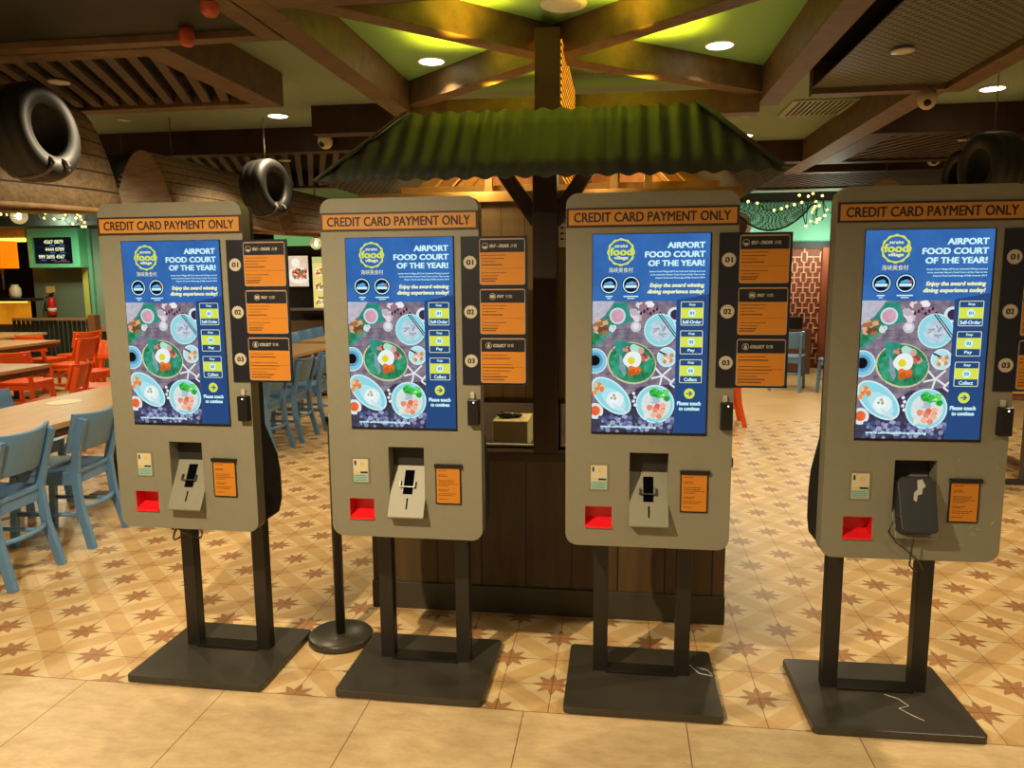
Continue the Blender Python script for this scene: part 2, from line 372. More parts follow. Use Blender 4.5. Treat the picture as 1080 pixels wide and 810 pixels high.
def make_kiosk(variant):
    """variant: 0 plain, 1 round device on the reader hidden (plain plate), 3 no cards visible; returns the Empty"""
    k = thing('order_kiosk', 'x', 'kiosk')
    # base
    b = MB(black); slab2 = rrect(-.283, .283, -.252, .23, .02)
    b.prism([(p[0], p[1], 0) for p in slab2], (0, 0, .028), black)
    b.build('base_plate', k, bevel=.003)
    p = MB(M('leg_plate_metal', (44,40,36), .22, .5)).box((-.135, .005, .0275), (.135, .08, .036)); p.build('mounting_plate', k, bevel=.002)
    for sx in (-1, 1):
        MB(M('leg_metal', (34,30,25), .4, .1)).box((sx*.157-.028, .02, .026), (sx*.157+.028, .07, .66)).build('leg', k, bevel=.003)
    # front shell with two openings
    REC = (-.058, .078, .725, .948); RED = (-.213, -.118, .672, .748)
    sh = MB(body); bm = sh.bm
    x0, x1, z0, z1 = -.283, .291, .602, 1.841
    out = rrect(x0, x1, z0, z1, .042, 8)
    def loop(pts): 
        v = [bm.verts.new((a, FY, c)) for a, c in pts]
        return [bm.edges.new((v[i], v[(i+1) % len(v)])) for i in range(len(v))]
    es = loop(out)
    for R in (REC, RED): es += loop([(R[0],R[2]),(R[1],R[2]),(R[1],R[3]),(R[0],R[3])])
    bmesh.ops.triangle_fill(bm, use_beauty=True, edges=es, use_dissolve=False)
    ret = bmesh.ops.extrude_face_region(bm, geom=bm.faces[:])
    bmesh.ops.translate(bm, verts=[v for v in ret['geom'] if isinstance(v, bmesh.types.BMVert)], vec=(0, .06, 0))
    o = sh.build('front_shell', k)
    md = o.modifiers.new('bevel', 'BEVEL'); md.width = .009; md.segments = 3; md.limit_method = 'ANGLE'; md.angle_limit = math.radians(60)
    # rear housing
    pr = [(FY+.058,1.825),(-.05,1.825),(-.04,1.0),(.05,.86),(.07,.78),(.07,.67),(.04,.62),(FY+.058,.62)]
    MB(M('rear_housing_black', (26,24,24), .6)).prism([(-.272, y, z) for y, z in pr], (.552, 0, 0)).build('rear_housing', k, bevel=.006)
    # payment sign
    s = MB(signframe)
    slab(s, [(-.281,1.727),(.290,1.727),(.290,1.791),(-.281,1.791)], FY-.0005, -.003, signframe)
    flat(s, [(-.273,1.7335),(.282,1.7335),(.282,1.7845),(-.273,1.7845)], FY-.0041, amber)
    sg = s.build('payment_sign', k, recalc=False)
    t = MB(ink); put_text(t, 'CREDIT CARD PAYMENT ONLY', -.256, .263, 1.7430, 1.7755, FY-.0045, ink, .07); t.build('sign_lettering', sg, recalc=False)
    # ---------------- screen
    sx0, sx1, sz0, sz1 = -.191, .202, 1.015, 1.703
    sc = MB(blackp); slab(sc, [(sx0-.002,sz0-.003),(sx1+.002,sz0-.003),(sx1+.002,sz1+.001),(sx0-.002,sz1+.001)], FY-.0002, -.002, blackp)
    flat(sc, [(sx0,sz0+.006),(sx1-.003,sz0+.006),(sx1-.003,sz1-.001),(sx0,sz1-.001)], FY-.0024, scr_blue)
    flat(sc, [(.093,sz0+.006),(sx1-.003,sz0+.006),(sx1-.003,1.5),(.093,1.48)], FY-.0026, scr_navy)
    scr = sc.build('screen', k, recalc=False)
    y1 = FY-.0028
    t = MB(e_white)
    put_text(t, 'AIRPORT', .058, .183, 1.6535, 1.674, y1, e_white, .14)
    put_text(t, 'FOOD COURT', -.016, .184, 1.6235, 1.644, y1, e_white, .14)
    put_text(t, 'OF THE YEAR!', -.005, .182, 1.594, 1.6145, y1, e_white, .14)
    fine = ('Straits Food Village (SFV) by Universal Dining is proud', 'to be awarded Airport Food Court of the Year at the', 'Airport Food and Beverage (FAB) Awards 2019')
    for i, tx in enumerate(fine): put_text(t, tx, (.0,.003,.02)[i], .184, 1.5725-i*.0105, 1.579-i*.0105, y1, e_white, .08)
    put_text(t, 'Enjoy the award winning', .002, .183, 1.5195, 1.5375, y1, e_cream, .13, .12)
    put_text(t, 'dining experience today!', -.006, .183, 1.4985, 1.5165, y1, e_cream, .13, .12)
    t.build('headline', scr, recalc=False)
    # logo: scalloped ring and three words
    t = MB(e_lime); n = 72; cx, cz = -.096, 1.642
    o_ = [(cx+(.0455+.0016*math.cos(12*a))*math.cos(a), cz+(.0455+.0016*math.cos(12*a))*math.sin(a)) for a in [2*PI*i/n for i in range(n)]]
    ring2(t, o_, ell(cx, cz, .0395, n=n), y1, e_lime)
    put_text(t, 'straits', cx-.022, cx+.022, cz+.016, cz+.026, y1, e_cream, .10)
    put_text(t, 'food', cx-.0385, cx+.0385, cz-.011, cz+.016, y1-.0001, e_lime, .13)
    put_text(t, 'village', cx-.024, cx+.024, cz-.027, cz-.0125, y1, e_cream, .10)
    put_text(t, '海峡美食村', cx-.041, cx+.041, 1.5735, 1.591, y1, e_cream, .0)
    t.build('logo', scr, recalc=False)
    for i, bx in enumerate((-.135, -.061)):
        t = MB(e_white); bz = 1.532
        flat(t, ell(bx, bz, .031), y1, e_navyd); ring2(t, ell(bx, bz, .028), ell(bx, bz, .0245), y1-.0001, e_white)
        flat(t, ell(bx, bz, .0235), y1-.0001, e_navyd)
        flat(t, [(bx-.019,bz-.010),(bx+.019,bz-.010),(bx+.019,bz-.001),(bx-.019,bz-.001)], y1-.0002, e_white)
        flat(t, [(bx-.016,bz+.001),(bx+.013,bz+.001),(bx+.013,bz+.008),(bx+.004,bz+.013),(bx-.016,bz+.006)], y1-.0002, E_(90,170,225))
        if i: flat(t, [(bx+.014,bz),(bx+.019,bz),(bx+.019,bz+.012),(bx+.014,bz+.012)], y1-.0003, E_(220,60,60))
        w = (.012, .025)[i]
        flat(t, [(bx-w,bz-.041),(bx+w,bz-.041),(bx+w,bz-.037),(bx-w,bz-.037)], y1, e_white)
        flat(t, [(bx-w*.5,bz-.0475),(bx+w*.5,bz-.0475),(bx+w*.5,bz-.0445),(bx-w*.5,bz-.0445)], y1, e_white)
        t.build('award_badge', scr, recalc=False)
    # food picture
    t = MB(); rnd = random.Random(3)
    fx0, fx1, fz0, fz1 = -.191, .092, 1.021, 1.477
    def X(px): return fx0+(px-25)/472*(fx1-fx0)
    def Z(py): return fz1-(py-40)/740*(fz1-fz0)
    kx = (fx1-fx0)/472
    lay = [0]
    def P(poly, m):
        lay[0] += 1; q = clip([(X(a), Z(b)) for a, b in poly], fx0, fx1, fz0, fz1)
        if len(q) >= 3: flat(t, q, y1-.00002*lay[0], m)
    def disc(cx, cy, r, m, ry=None, rot=0): P(ell(cx, cy, r, r if ry is None else ry, rot, 26), m)
    def blob(cx, cy, r, m, n=11, j=.3):
        P([(cx+r*(1+rnd.uniform(-j, j))*math.cos(a), cy+r*(1+rnd.uniform(-j, j))*math.sin(a)) for a in [2*PI*i/n for i in range(n)]], m)
    def stroke(x0, y0, x1, y1_, w, m):
        d = math.hypot(x1-x0, y1_-y0); nx, ny = -(y1_-y0)/d*w/2, (x1-x0)/d*w/2
        P([(x0+nx,y0+ny),(x1+nx,y1_+ny),(x1-nx,y1_-ny),(x0-nx,y0-ny)], m)
    bg = E_(104,92,112, 150,136,148, 45)
    bgp = [(25,40),(475,40),(490,46),(497,62),(497,780),(25,780)]
    P(bgp, bg)
    P([(25,640),(120,650),(300,520),(497,500),(497,780),(25,780)], E_(46,42,60, 74,70,92, 60))
    for i in range(12): stroke(25+rnd.uniform(0,60), 60+i*48, 300+rnd.uniform(0,190), 40+i*48+rnd.uniform(-30,30), 2.5, E_(88,76,98))
    P([(25,40),(150,40),(95,120),(25,170)], E_(176,172,188, 200,198,210, 60))
    teal_l = E_(40,128,112, 60,160,140, 30); green_l = E_(28,104,70, 60,150,100, 50)
    P([(25,215),(150,50),(215,42),(250,150),(180,172),(60,280),(25,298)], teal_l)
    P([(25,235),(120,120),(140,170),(40,280),(25,290)], green_l)
    for i in range(16): blob(75+rnd.uniform(-38,38), 185+rnd.uniform(-38,38), 15, (E_(166,110,70), E_(120,72,50), E_(214,170,130))[i % 3])
    blob(140, 190, 22, E_(210,222,220))
    for i in range(7): stroke(45+i*28, 268-i*34, 80+i*24, 292-i*34, 3, E_(84,176,150))
    disc(168,122,46,E_(196,220,228)); disc(168,122,36,E_(196,146,166, 220,170,186, 80)); 
    for i in range(15): blob(310+rnd.uniform(-60,70), 100+rnd.uniform(-45,45), 20, (E_(226,214,222), E_(190,176,190), E_(150,120,130), E_(240,232,236))[i % 4])
    for i in range(7): disc(300+i*18, 108-(i % 3)*12, 7, E_(70,40,66), 10)
    disc(272,182,30,E_(198,200,206)); disc(272,178,18,E_(226,226,228))
    cyan = E_(142,214,226); cyan2 = E_(178,226,234); rim = E_(206,236,238)
    disc(490,115,42,rim); disc(492,115,28,E_(66,44,70))
    disc(410,200,92,rim); disc(410,200,86,cyan); disc(412,204,62,E_(170,200,214, 196,214,226, 70))
    for i in range(16):
        a = rnd.uniform(0, 6.3); stroke(410+40*math.cos(a), 205+36*math.sin(a), 410+15*math.cos(a+1), 205+16*math.sin(a+1), 7, (E_(214,214,224), E_(150,150,172))[i % 2])
    stroke(398,112,494,236,6,E_(40,30,44)); stroke(412,112,500,226,5,E_(40,30,44))
    disc(40,375,72,rim); disc(40,375,66,E_(132,196,222)); disc(40,372,46,E_(92,160,196)); disc(40,372,30,E_(24,18,22))
    disc(250,385,142,E_(206,196,160),118,.25); disc(252,383,134,green_l,110,.25)
    for i in range(9): stroke(140+i*24, 300+i*3, 165+i*24, 470+i*2, 4, E_(56,140,92))
    P([(150,252),(238,268),(200,335),(168,345)], teal_l); P([(120,360),(165,330),(210,470),(150,455)], E_(34,130,98, 70,170,130, 60))
    P([(330,350),(385,360),(360,440),(310,430)], E_(34,130,98, 70,170,130, 60))
    P([(178,330),(196,345),(222,440),(210,462),(186,420)], E_(120,140,160, 150,168,184, 80))
    for i in range(10): blob(228+rnd.uniform(-20,20), 308+rnd.uniform(-16,16), 11, (E_(120,60,60), E_(196,150,120))[i % 2])
    for i in range(3): disc(262+i*18, 300+i*8, 22, E_(176,222,206)); 
    for i in range(8): blob(316+rnd.uniform(-22,26), 335+rnd.uniform(-24,28), 17, (E_(196,110,90), E_(214,160,150), E_(150,72,70))[i % 3])
    blob(256,368,52,E_(232,240,240),16,.1); disc(249,371,21,E_(226,214,40))
    for i in range(8): blob(270+rnd.uniform(-28,28), 438+rnd.uniform(-24,22), 20, (E_(232,120,50), E_(206,92,36))[i % 2])
    disc(450,350,56,rim); disc(450,350,48,cyan2)
    for i in range(11): blob(455+rnd.uniform(-28,24), 355+rnd.uniform(-22,22), 12, (E_(226,190,150), E_(206,140,90), E_(236,226,210))[i % 3])
    stroke(405,318,440,335,9,E_(40,34,50))
    w_ = E_(226,232,234)
    for (a, b) in (((385,410),(425,455)),((425,455),(475,408)),((365,470),(430,455)),((425,455),(412,508)),((430,455),(480,490)),((470,500),(497,470)),((470,500),(497,520))): stroke(a[0],a[1],b[0],b[1],10,w_)
    disc(136,572,138,rim,78,.72); disc(136,572,128,cyan,69,.72); disc(150,590,84,cyan2,46,.72)
    blob(160,596,50,E_(226,238,240),14,.08); blob(150,588,30,E_(238,246,246),12,.1)
    for i in range(10): blob(68+rnd.uniform(-28,24), 520+rnd.uniform(-26,34), 14, (E_(226,130,60), E_(214,196,170), E_(240,150,70))[i % 3])
    for i in range(5): stroke(150+i*13, 612+i*9, 180+i*13, 660+i*2, 7, E_(206,226,230))
    for i in range(6): blob(145+rnd.uniform(-16,16), 577+rnd.uniform(-14,14), 8, (E_(150,170,120), E_(206,176,150))[i % 2])
    disc(388,616,110,rim); disc(388,616,102,cyan); disc(392,618,84,E_(206,222,214, 226,230,226, 70))
    for i in range(20): blob(405+rnd.uniform(-52,62), 548+rnd.uniform(-18,26)+abs(i-10)*1.6, 15, (E_(66,196,70), E_(40,160,60), E_(110,216,100))[i % 3])
    for i in range(14): blob(375+rnd.uniform(-40,60), 650+rnd.uniform(-36,36), 17, (E_(232,140,110), E_(240,180,150), E_(214,110,84), E_(230,226,220))[i % 4])
    for i in range(8): blob(385+rnd.uniform(-40,40), 596+rnd.uniform(-14,14), 14, (E_(170,190,200), E_(214,220,224))[i % 2])
    disc(45,660,46,rim); disc(46,660,36,E_(240,224,214)); disc(46,658,28,E_(222,84,44, 236,120,70, 60))
    for i in range(4): disc(265+(i % 2)*8, 556+i*22, 9, w_)
    for i in range(95):
        px, py = rnd.uniform(60,490), rnd.uniform(690,775)
        if (px-388)**2+(py-616)**2 < 112**2 or py < 690+max(0, 90-abs(px-220)*.5)*0: continue
        disc(px, py, rnd.uniform(8,15), (E_(96,104,146), E_(134,142,182), E_(72,78,116), E_(160,166,200))[i % 4])
    lay[0] += 4
    put_text(t, 'www.universaldining.com.sg', X(75), X(395), Z(758), Z(738), y1-.00002*lay[0], e_white, .10)
    t.build('food_picture', scr, recalc=False)
    # step boxes
    for i, (tz, cap) in enumerate(((1.475,'Self-Order'),(1.377,'Pay'),(1.278,'Collect'))):
        t = MB(e_cream); bx0, bx1, bz0 = .107, .182, tz-.081
        ring2(t, rrect(bx0,bx1,bz0,tz,.004), rrect(bx0+.002,bx1-.002,bz0+.002,tz-.002,.003), y1, e_cream)
        flat(t, [(bx0+.002,bz0+.024),(bx1-.002,bz0+.024),(bx1-.002,tz-.021),(bx0+.002,tz-.021)], y1-.0001, e_lime)
        cx = (bx0+bx1)/2; cz = (bz0+.024+tz-.021)/2
        flat(t, ell(cx, cz, .0125), y1-.0002, e_white)
        put_text(t, '0%d' % (i+1), cx-.007, cx+.007, cz-.005, cz+.005, y1-.0003, scr_navy, .10)
        put_text(t, 'Step', cx-.011, cx+.011, tz-.0165, tz-.006, y1-.0001, e_white, .06, .15)
        w = (.032,.012,.022)[i]; put_text(t, cap, cx-w, cx+w, bz0+.006, bz0+.0185, y1-.0001, e_white, .10)
        t.build('step_icon', scr, recalc=False)
    t = MB(e_lime); flat(t, ell(.142,1.16,.018), y1, e_lime)
    a = .142; b_ = 1.16
    flat(t, [(a-.010,b_-.002),(a+.002,b_-.002),(a+.002,b_+.002),(a-.010,b_+.002)], y1-.0001, scr_navy)
    flat(t, [(a+.001,b_-.009),(a+.011,b_),(a+.001,b_+.009),(a-.003,b_+.007),(a+.004,b_),(a-.003,b_-.007)], y1-.0001, scr_navy)
    put_text(t, 'Please touch', .101, .181, 1.119, 1.133, y1, e_white, .13)
    put_text(t, 'to continue', .107, .177, 1.101, 1.114, y1, e_white, .13)
    t.build('touch_prompt', scr, recalc=False)
    # ---------------- instruction panel
    yp = FY-.002
    p = MB(navy); slab(p, [(.228,1.183),(.462,1.183),(.462,1.702),(.228,1.702)], yp+.0015, -.005, navy)
    pan = p.build('instruction_panel', k, recalc=True)
    yc = yp-.004
    for i, (ct, cb, hd, cap, cjk) in enumerate(((1.694,1.535,1.647,'SELF - ORDER','点餐'),(1.521,1.363,1.473,'PAY','付款'),(1.349,1.190,1.301,'COLLECT','取餐'))):
        c = MB(amber2); cx0, cx1 = .294, .454
        flat(c, rrect(cx0,cx1,cb,ct,.008), yc, greytrim); flat(c, rrect(cx0+.0025,cx1-.0025,cb+.0025,ct-.0025,.007), yc-.0002, amber2)
        flat(c, [(cx0+.0025,hd),(cx1-.0025,hd),(cx1-.0025,ct-.0045),(cx0+.0025,ct-.0045)], yc-.0004, navy)
        hz = (hd+ct)/2-.002; ix = (.314,.339,.323)[i]; tw = (.068,.025,.046)[i]
        ring2(c, ell(ix,hz,.0115), ell(ix,hz,.0095), yc-.0006, greytrim)
        if i == 0: flat(c, [(ix-.008,hz-.001),(ix+.008,hz-.001),(ix+.005,hz-.008),(ix-.005,hz-.008)], yc-.0006, cream)
        elif i == 1: flat(c, [(ix-.007,hz-.005),(ix+.007,hz-.005),(ix+.007,hz+.005),(ix-.007,hz+.005)], yc-.0006, cream)
        else:
            flat(c, [(ix-.004,hz-.007),(ix+.004,hz-.007),(ix+.004,hz+.003),(ix-.004,hz+.003)], yc-.0006, cream); flat(c, ell(ix,hz+.0055,.0022), yc-.0006, cream)
        put_text(c, cap, ix+.016, ix+.016+tw, hz-.0055, hz+.0055, yc-.0006, cream, .10, .15)
        put_text(c, cjk, ix+.021+tw, ix+.044+tw, hz-.006, hz+.006, yc-.0006, cream)
        # rows of small print, too fine to read
        rr = random.Random(i)
        h = hd-cb; rows = [(.90,.62,0),(.80,.58,0),(.71,.36,0),(.60,.52,1),(.36,.62,0),(.27,.44,0),(.17,.40,1),(.10,.36,1)]
        if i == 2: rows = [(.88,.64,0),(.77,.70,1),(.58,.76,0),(.48,.80,0),(.38,.72,0),(.28,.44,0),(.18,.64,1),(.09,.55,1)]
        for fz, fw_, boldr in rows:
            z = cb+h*fz; x = cx0+.007
            end = x+.14*fw_
            while x < end:
                w = rr.uniform(.003,.008) if not boldr else .0045
                flat(c, [(x,z),(min(end,x+w),z),(min(end,x+w),z+(.0022 if not boldr else .0042)),(x,z+(.0022 if not boldr else .0042))], yc-.0006, ink); x += w+(.0014 if not boldr else .0018)
        flat(c, [(cx0+.004,cb+h*.5),(cx1-.004,cb+h*.5),(cx1-.004,cb+h*.5+.0008),(cx0+.004,cb+h*.5+.0008)], yc-.0006, ink)
        c.build('instruction_card', pan, recalc=False)
        nb = MB(cream); nz = (1.613,1.441,1.268)[i]
        flat(nb, ell(.260,nz,.0215), yc, cream); ring2(nb, ell(.260,nz,.0235), ell(.260,nz,.0215), yc, greytrim)
        put_text(nb, '0%d' % (i+1), .247, .273, nz-.009, nz+.0095, yc-.0003, ink, .13)
        nb.build('number_badge', pan, recalc=False)
    # ---------------- scanner, card reader, tray, stickers
    s = MB(blackp).box((.247, FY-.028, 1.038), (.287, FY+.002, 1.132))
    so = s.build('scanner', k, bevel=.003)
    MB(EM('led_white', (255,250,235), 3.0)).sphere((.270, FY-.029, 1.122), .0026, None).build('indicator', so)
    MB(M('bracket_grey', (176,166,146), .4)).box((.255, FY-.008, 1.132), (.270, FY+.001, 1.155)).build('scanner_bracket', k, bevel=.002)
    rc = MB(body); d = .105                          # open pocket behind the reader plate
    x0, x1, z0, z1 = REC; ya = FY+.0005; yb = FY+d
    rc.face([(x0,yb,z0),(x1,yb,z0),(x1,yb,z1),(x0,yb,z1)]); rc.face([(x0,ya,z0),(x0,yb,z0),(x0,yb,z1),(x0,ya,z1)]); rc.face([(x1,ya,z0),(x1,yb,z0),(x1,yb,z1),(x1,ya,z1)])
    rc.face([(x0,ya,z1),(x1,ya,z1),(x1,yb,z1),(x0,yb,z1)]); rc.face([(x0,ya,z0),(x1,ya,z0),(x1,yb,z0),(x0,yb,z0)])
    rc.build('reader_pocket', k, recalc=False, solid=.002)
    w = MB(body); xa, xb = x0+.001, x1+.002
    top = (FY+.088, .915); botm = (FY-.042, .694); und = (FY+.002, .690)
    w.prism([(xa, top[0], top[1]), (xa, botm[0], botm[1]), (xa, botm[0]+.003, botm[1]-.006), (xa, FY+.004, .684), (xa, FY+.095, .75)], (xb-xa, 0, 0))
    rd = w.build('card_reader', k, bevel=.002)
    pn = Vector((0, botm[0]-top[0], botm[1]-top[1])); L_ = pn.length; pd = pn.normalized(); nn = Vector((0, pd.z, -pd.y))
    if nn.y > 0: nn = -nn
    def PL(x, s_, lift=.0008): 
        q = Vector((x, top[0], top[1]))+pd*(s_*L_)+nn*lift; return (q.x, q.y, q.z)
    g = MB(darkglass); 
    def quad(mb, xa_, xb_, sa, sb, m, lift=.0008, h=.0006):
        mb.hexa([PL(xa_,sb,lift-h),PL(xb_,sb,lift-h),PL(xb_,sa,lift-h),PL(xa_,sa,lift-h),PL(xa_,sb,lift),PL(xb_,sb,lift),PL(xb_,sa,lift),PL(xa_,sa,lift)], m)
    quad(g, -.012+.004, .024+.004, .30, .66, darkglass, .001); g.build('reader_window', rd)
    g = MB(darkglass); quad(g, .009, .0145, .72, .88, darkglass, .001); g.build('card_slot', rd)
    g = MB(black)
    quad(g, -.022, .038, .55, .565, black, .012, .004); quad(g, -.022, -.018, .47, .56, black, .012, .012); quad(g, .034, .038, .47, .56, black, .012, .012)
    g.build('swipe_guard', rd)
    rt_ = MB(redp); x0, x1, z0, z1 = RED; yb = FY+.055
    rt_.face([(x0,yb,z0),(x1,yb,z0),(x1,yb,z1),(x0,yb,z1)]); rt_.face([(x0,ya,z0),(x0,yb,z0),(x0,yb,z1),(x0,ya,z1)]); rt_.face([(x1,ya,z0),(x1,yb,z0),(x1,yb,z1),(x1,ya,z1)])
    rt_.face([(x0,ya,z1),(x1,ya,z1),(x1,yb,z1),(x0,yb,z1)])
    rt_.build('receipt_tray', k, recalc=False, solid=.002)
    MB(M('red_lip', (230,30,40), .3)).prism([(x0,FY-.006,z0-.003),(x0,FY-.006,z0+.004),(x0,yb,z0+.022),(x0,yb,z0-.003)], (x1-x0, 0, 0)).build('receipt_lip', k)
    st = MB(M('sticker_frame', (120,112,84), .5)); slab(st, [(-.199,.807),(-.130,.807),(-.130,.904),(-.199,.904)], FY-.0003, -.002, None)
    flat(st, [(-.193,.812),(-.136,.812),(-.136,.899),(-.193,.899)], FY-.0026, M('sticker_cream', (188,182,160), .5))
    flat(st, [(-.193,.812),(-.136,.812),(-.136,.842),(-.193,.842)], FY-.0028, M('sticker_aqua', (140,172,160), .5))
    flat(st, [(-.191,.845),(-.166,.845),(-.166,.852),(-.191,.852)], FY-.0028, M('sticker_gold', (206,170,70), .5)); flat(st, [(-.166,.845),(-.138,.845),(-.138,.852),(-.166,.852)], FY-.0028, ink)
    flat(st, [(-.188,.876),(-.181,.876),(-.181,.893),(-.188,.893)], FY-.0028, ink); flat(st, ell(-.158,.88,.009), FY-.0028, M('sticker_gold', (206,170,70)))
    for i in range(4): flat(st, [(-.189,.817+i*.006),(-.142,.817+i*.006),(-.142,.819+i*.006),(-.189,.819+i*.006)], FY-.003, M('sticker_ink', (90,120,110), .6))
    st.build('payment_sticker', k, recalc=False)
    nt_ = MB(blackp); slab(nt_, [(.119,.738),(.214,.738),(.214,.876),(.119,.876)], FY-.0003, -.004, blackp); slab(nt_, [(.117,.876),(.219,.876),(.219,.889),(.117,.889)], FY-.0003, -.010, blackp)
    flat(nt_, [(.1235,.743),(.2095,.743),(.2095,.874),(.1235,.874)], FY-.0046, amber2)
    rr = random.Random(9)
    for i, fr in enumerate((.92,.80,.76,.64,.59,.54,.49,.38,.34,.26,.21,.10)):
        z = .743+.131*fr; x = .131
        end = .131+(.03,.025,.035,.06,.055,.07,.04,.035,.03,.06,.05,.035)[i]
        while x < end:
            w_2 = rr.uniform(.003,.009); flat(nt_, [(x,z),(x+w_2,z),(x+w_2,z+.0022),(x,z+.0022)], FY-.0048, ink); x += w_2+.0015
    nt_.build('notice_holder', k, recalc=False)
    def move(o):
        if o.name.split('.')[0] not in ('base_plate','mounting_plate','leg'):
            for v in o.data.vertices: v.co.x *= .982; v.co.z = 1.57+(v.co.z-1.57)*.982; v.co.y -= .045
            for c_ in kids(o): move(c_)
    for c_ in kids(k): move(c_)
    return k
k3 = make_kiosk(0)
KP = [(-1.614,-1.0,'leftmost grey self-order kiosk, black cable wound round its left leg'),
      (-.764,-.4,'grey self-order kiosk with a round-based black post behind its left leg'),
      (.096,0.0,'grey self-order kiosk standing in front of the right end of the wooden counter'),
      (.952,1.0,'rightmost grey self-order kiosk, scuffed paint, black card terminal on its reader')]
kiosks = []
for i, (x, rz, lb) in enumerate(KP):
    o = k3 if i == 0 else copy_tree(k3)
    o.location = (x, 2.83 if i < 3 else 2.815, 0); o.rotation_euler = (0, 0, math.radians(rz)); o['label'] = lb; o['group'] = 'self-order kiosks in a row'
    kiosks.append(o)

m = MB(M('scuff_pale', (168,156,130), .8)); rnd = random.Random(11)
for i in range(16):
    x, z = .185+rnd.uniform(-.05,.07), .70+rnd.uniform(-.05,.05); a = rnd.uniform(.2,1.2); l_ = rnd.uniform(.006,.022)
    if i > 10: x, z = .19+rnd.uniform(-.08,.07), .93+rnd.uniform(-.03,.05); l_ *= .6
    dx, dz = math.cos(a)*l_, math.sin(a)*l_; flat(m, [(x,z),(x+dx,z+dz),(x+dx-.0012,z+dz+.0014),(x-.0012,z+.0014)], FY-.0455, M('scuff_pale', (168,156,130)))
m.build('scuff_marks', kiosks[3], recalc=False)
# ---- loose things on the kiosks
k4 = Matrix.Translation((.952, 2.815, 0))@Matrix.Rotation(math.radians(1.0), 4, 'Z')
t = thing('card_terminal', 'black card terminal with a torn sticker resting on the reader of the rightmost kiosk', 'card terminal', k4@Vector((.008, FY-.055, .812)), math.radians(1.2))
b = MB(M('terminal_black', (34,34,38), .38))
tilt = Matrix.Rotation(math.radians(-24), 4, 'X')
pr = [(-.050,-.095),(.048,-.095),(.054,-.085),(.062,.07),(.050,.088),(-.044,.088),(-.058,.07),(-.060,-.085)]
b.prism([tilt@Vector((p[0], -.035, p[1])) for p in pr], tilt@Vector((0, .05, 0)))
b.build('terminal_body', t, bevel=.004)
b = MB(M('torn_sticker', (176,172,164), .6))
sp = [(-.004,.075),(.012,.078),(.020,.055),(.010,.048),(.006,.030),(-.008,.026),(-.012,.005),(-.022,.010),(-.018,.034),(-.006,.045)]
b.prism([tilt@Vector((p[0]+.008, -.0355, p[1])) for p in sp], tilt@Vector((0, -.0006, 0))); b.build('torn_sticker', t)
b = MB(blackp)
b.box((-.012,-.02,.08), (.046,.03,.098), M('terminal_grey', (90,84,78), .5), tilt); b.build('paper_cover', t, bevel=.004)
b = MB(black)
b.tube([(-.052,-.03,-.03),(-.075,-.035,-.05),(-.085,-.03,-.085),(-.06,-.03,-.12),(-.02,-.03,-.15),(.02,-.028,-.19),(.03,-.025,-.215),(.01,-.02,-.222),(-.01,-.02,-.20),(-.008,-.025,-.14),(0,-.02,-.09)], .0032, None, 6)
b.build('cable', t)
# cable wound round the leg of the leftmost kiosk
b = MB(black); px, py, pz = -1.627-.150, 2.83+.045, .525
pts = [(px-.06, py-.05, .61), (px-.075, py-.03, .55)]
for i in range(20):
    a = PI+.9*i*.5; pts.append((px+.058*math.cos(a), py+.052*math.sin(a), pz+.03*math.sin(i*.7)))
pts.append((px+.085, py-.03, .54)); pts.append((px+.095, py-.02, .61)); b.tube(pts, .0042, None, 6)
tag(b.build('cable'), 'thin black cable wound round the left leg of the leftmost kiosk', 'cable')
wirem = M('white_wire', (210,204,190), .5)
b = MB(wirem); b.tube([(.30,2.99,.031),(.325,2.95,.031),(.352,2.90,.031),(.40,2.885,.031),(.415,2.895,.031),(.385,2.93,.031),(.345,2.945,.031)], .0016, None, 6)
b.tube([(.30,2.99,.031),(.305,2.985,.031)], .0016, None, 6)
for v in b.bm.verts: v.co.x = min(v.co.x-.03, .37); v.co.y -= .03
tag(b.build('wire'), 'thin white wire lying on the black base right of centre, before the counter end', 'wire')
b = MB(wirem); b.tube([(.98,2.80,.031),(1.02,2.775,.031),(1.04,2.73,.031),(1.0,2.71,.031),(1.03,2.67,.031),(1.06,2.64,.031)], .0014, None, 6)
tag(b.build('wire'), 'thin pale wire lying on the black base of the rightmost kiosk', 'wire')

# stanchion post
c = Vector((-1.188, 3.03, 0))
t = thing('stanchion_post', 'black post on a round base behind the left side of a kiosk', 'stanchion', (c.x, c.y, 0))
MB(black).lathe([(.138,0),(.138,.026),(.132,.032),(.02,.034)], None, 36).build('round_base', t)
MB(black).lathe([(.021,.03),(.021,.95),(.030,.955),(.030,.985),(.02,.995)], None, 18).build('pole', t)

# ================================================================== HUT / COUNTER
CX0, CX1, CY, CYB = -1.152, .478, 3.385, 4.9
t = thing('counter_hut', 'wooden plank counter with window, post and brown upper wall under a green corrugated roof', 'counter', ((CX0+CX1)/2, (CY+CYB)/2, 0))
def hp(mb, name, **kw):
    o = mb.build(name, t, **kw); o.matrix_parent_inverse = Matrix.Translation(t.location).inverted(); return o
b = MB(counterplank).box((CX0, CY, .13), (CX1, CY+.05, .745)); b.box((CX0, CY+.05, .13), (CX0+.05, CYB, .745)); b.box((CX1-.05, CY+.05, .13), (CX1, CYB, .745)); b.box((CX0, CYB-.05,.13),(CX1,CYB,.745)); hp(b, 'plank_front')
plinth = M('grey_plinth', (60,54,40), .5, noise=.1)
hp(MB(plinth).box((CX0-.004, CY-.012, 0), (CX1+.004, CYB, .13)), 'plinth', bevel=.003)
hp(MB(dkbrown).box((CX0-.01, CY-.08, .745), (CX1+.01, CY+.14, .785)), 'counter_ledge', bevel=.004)
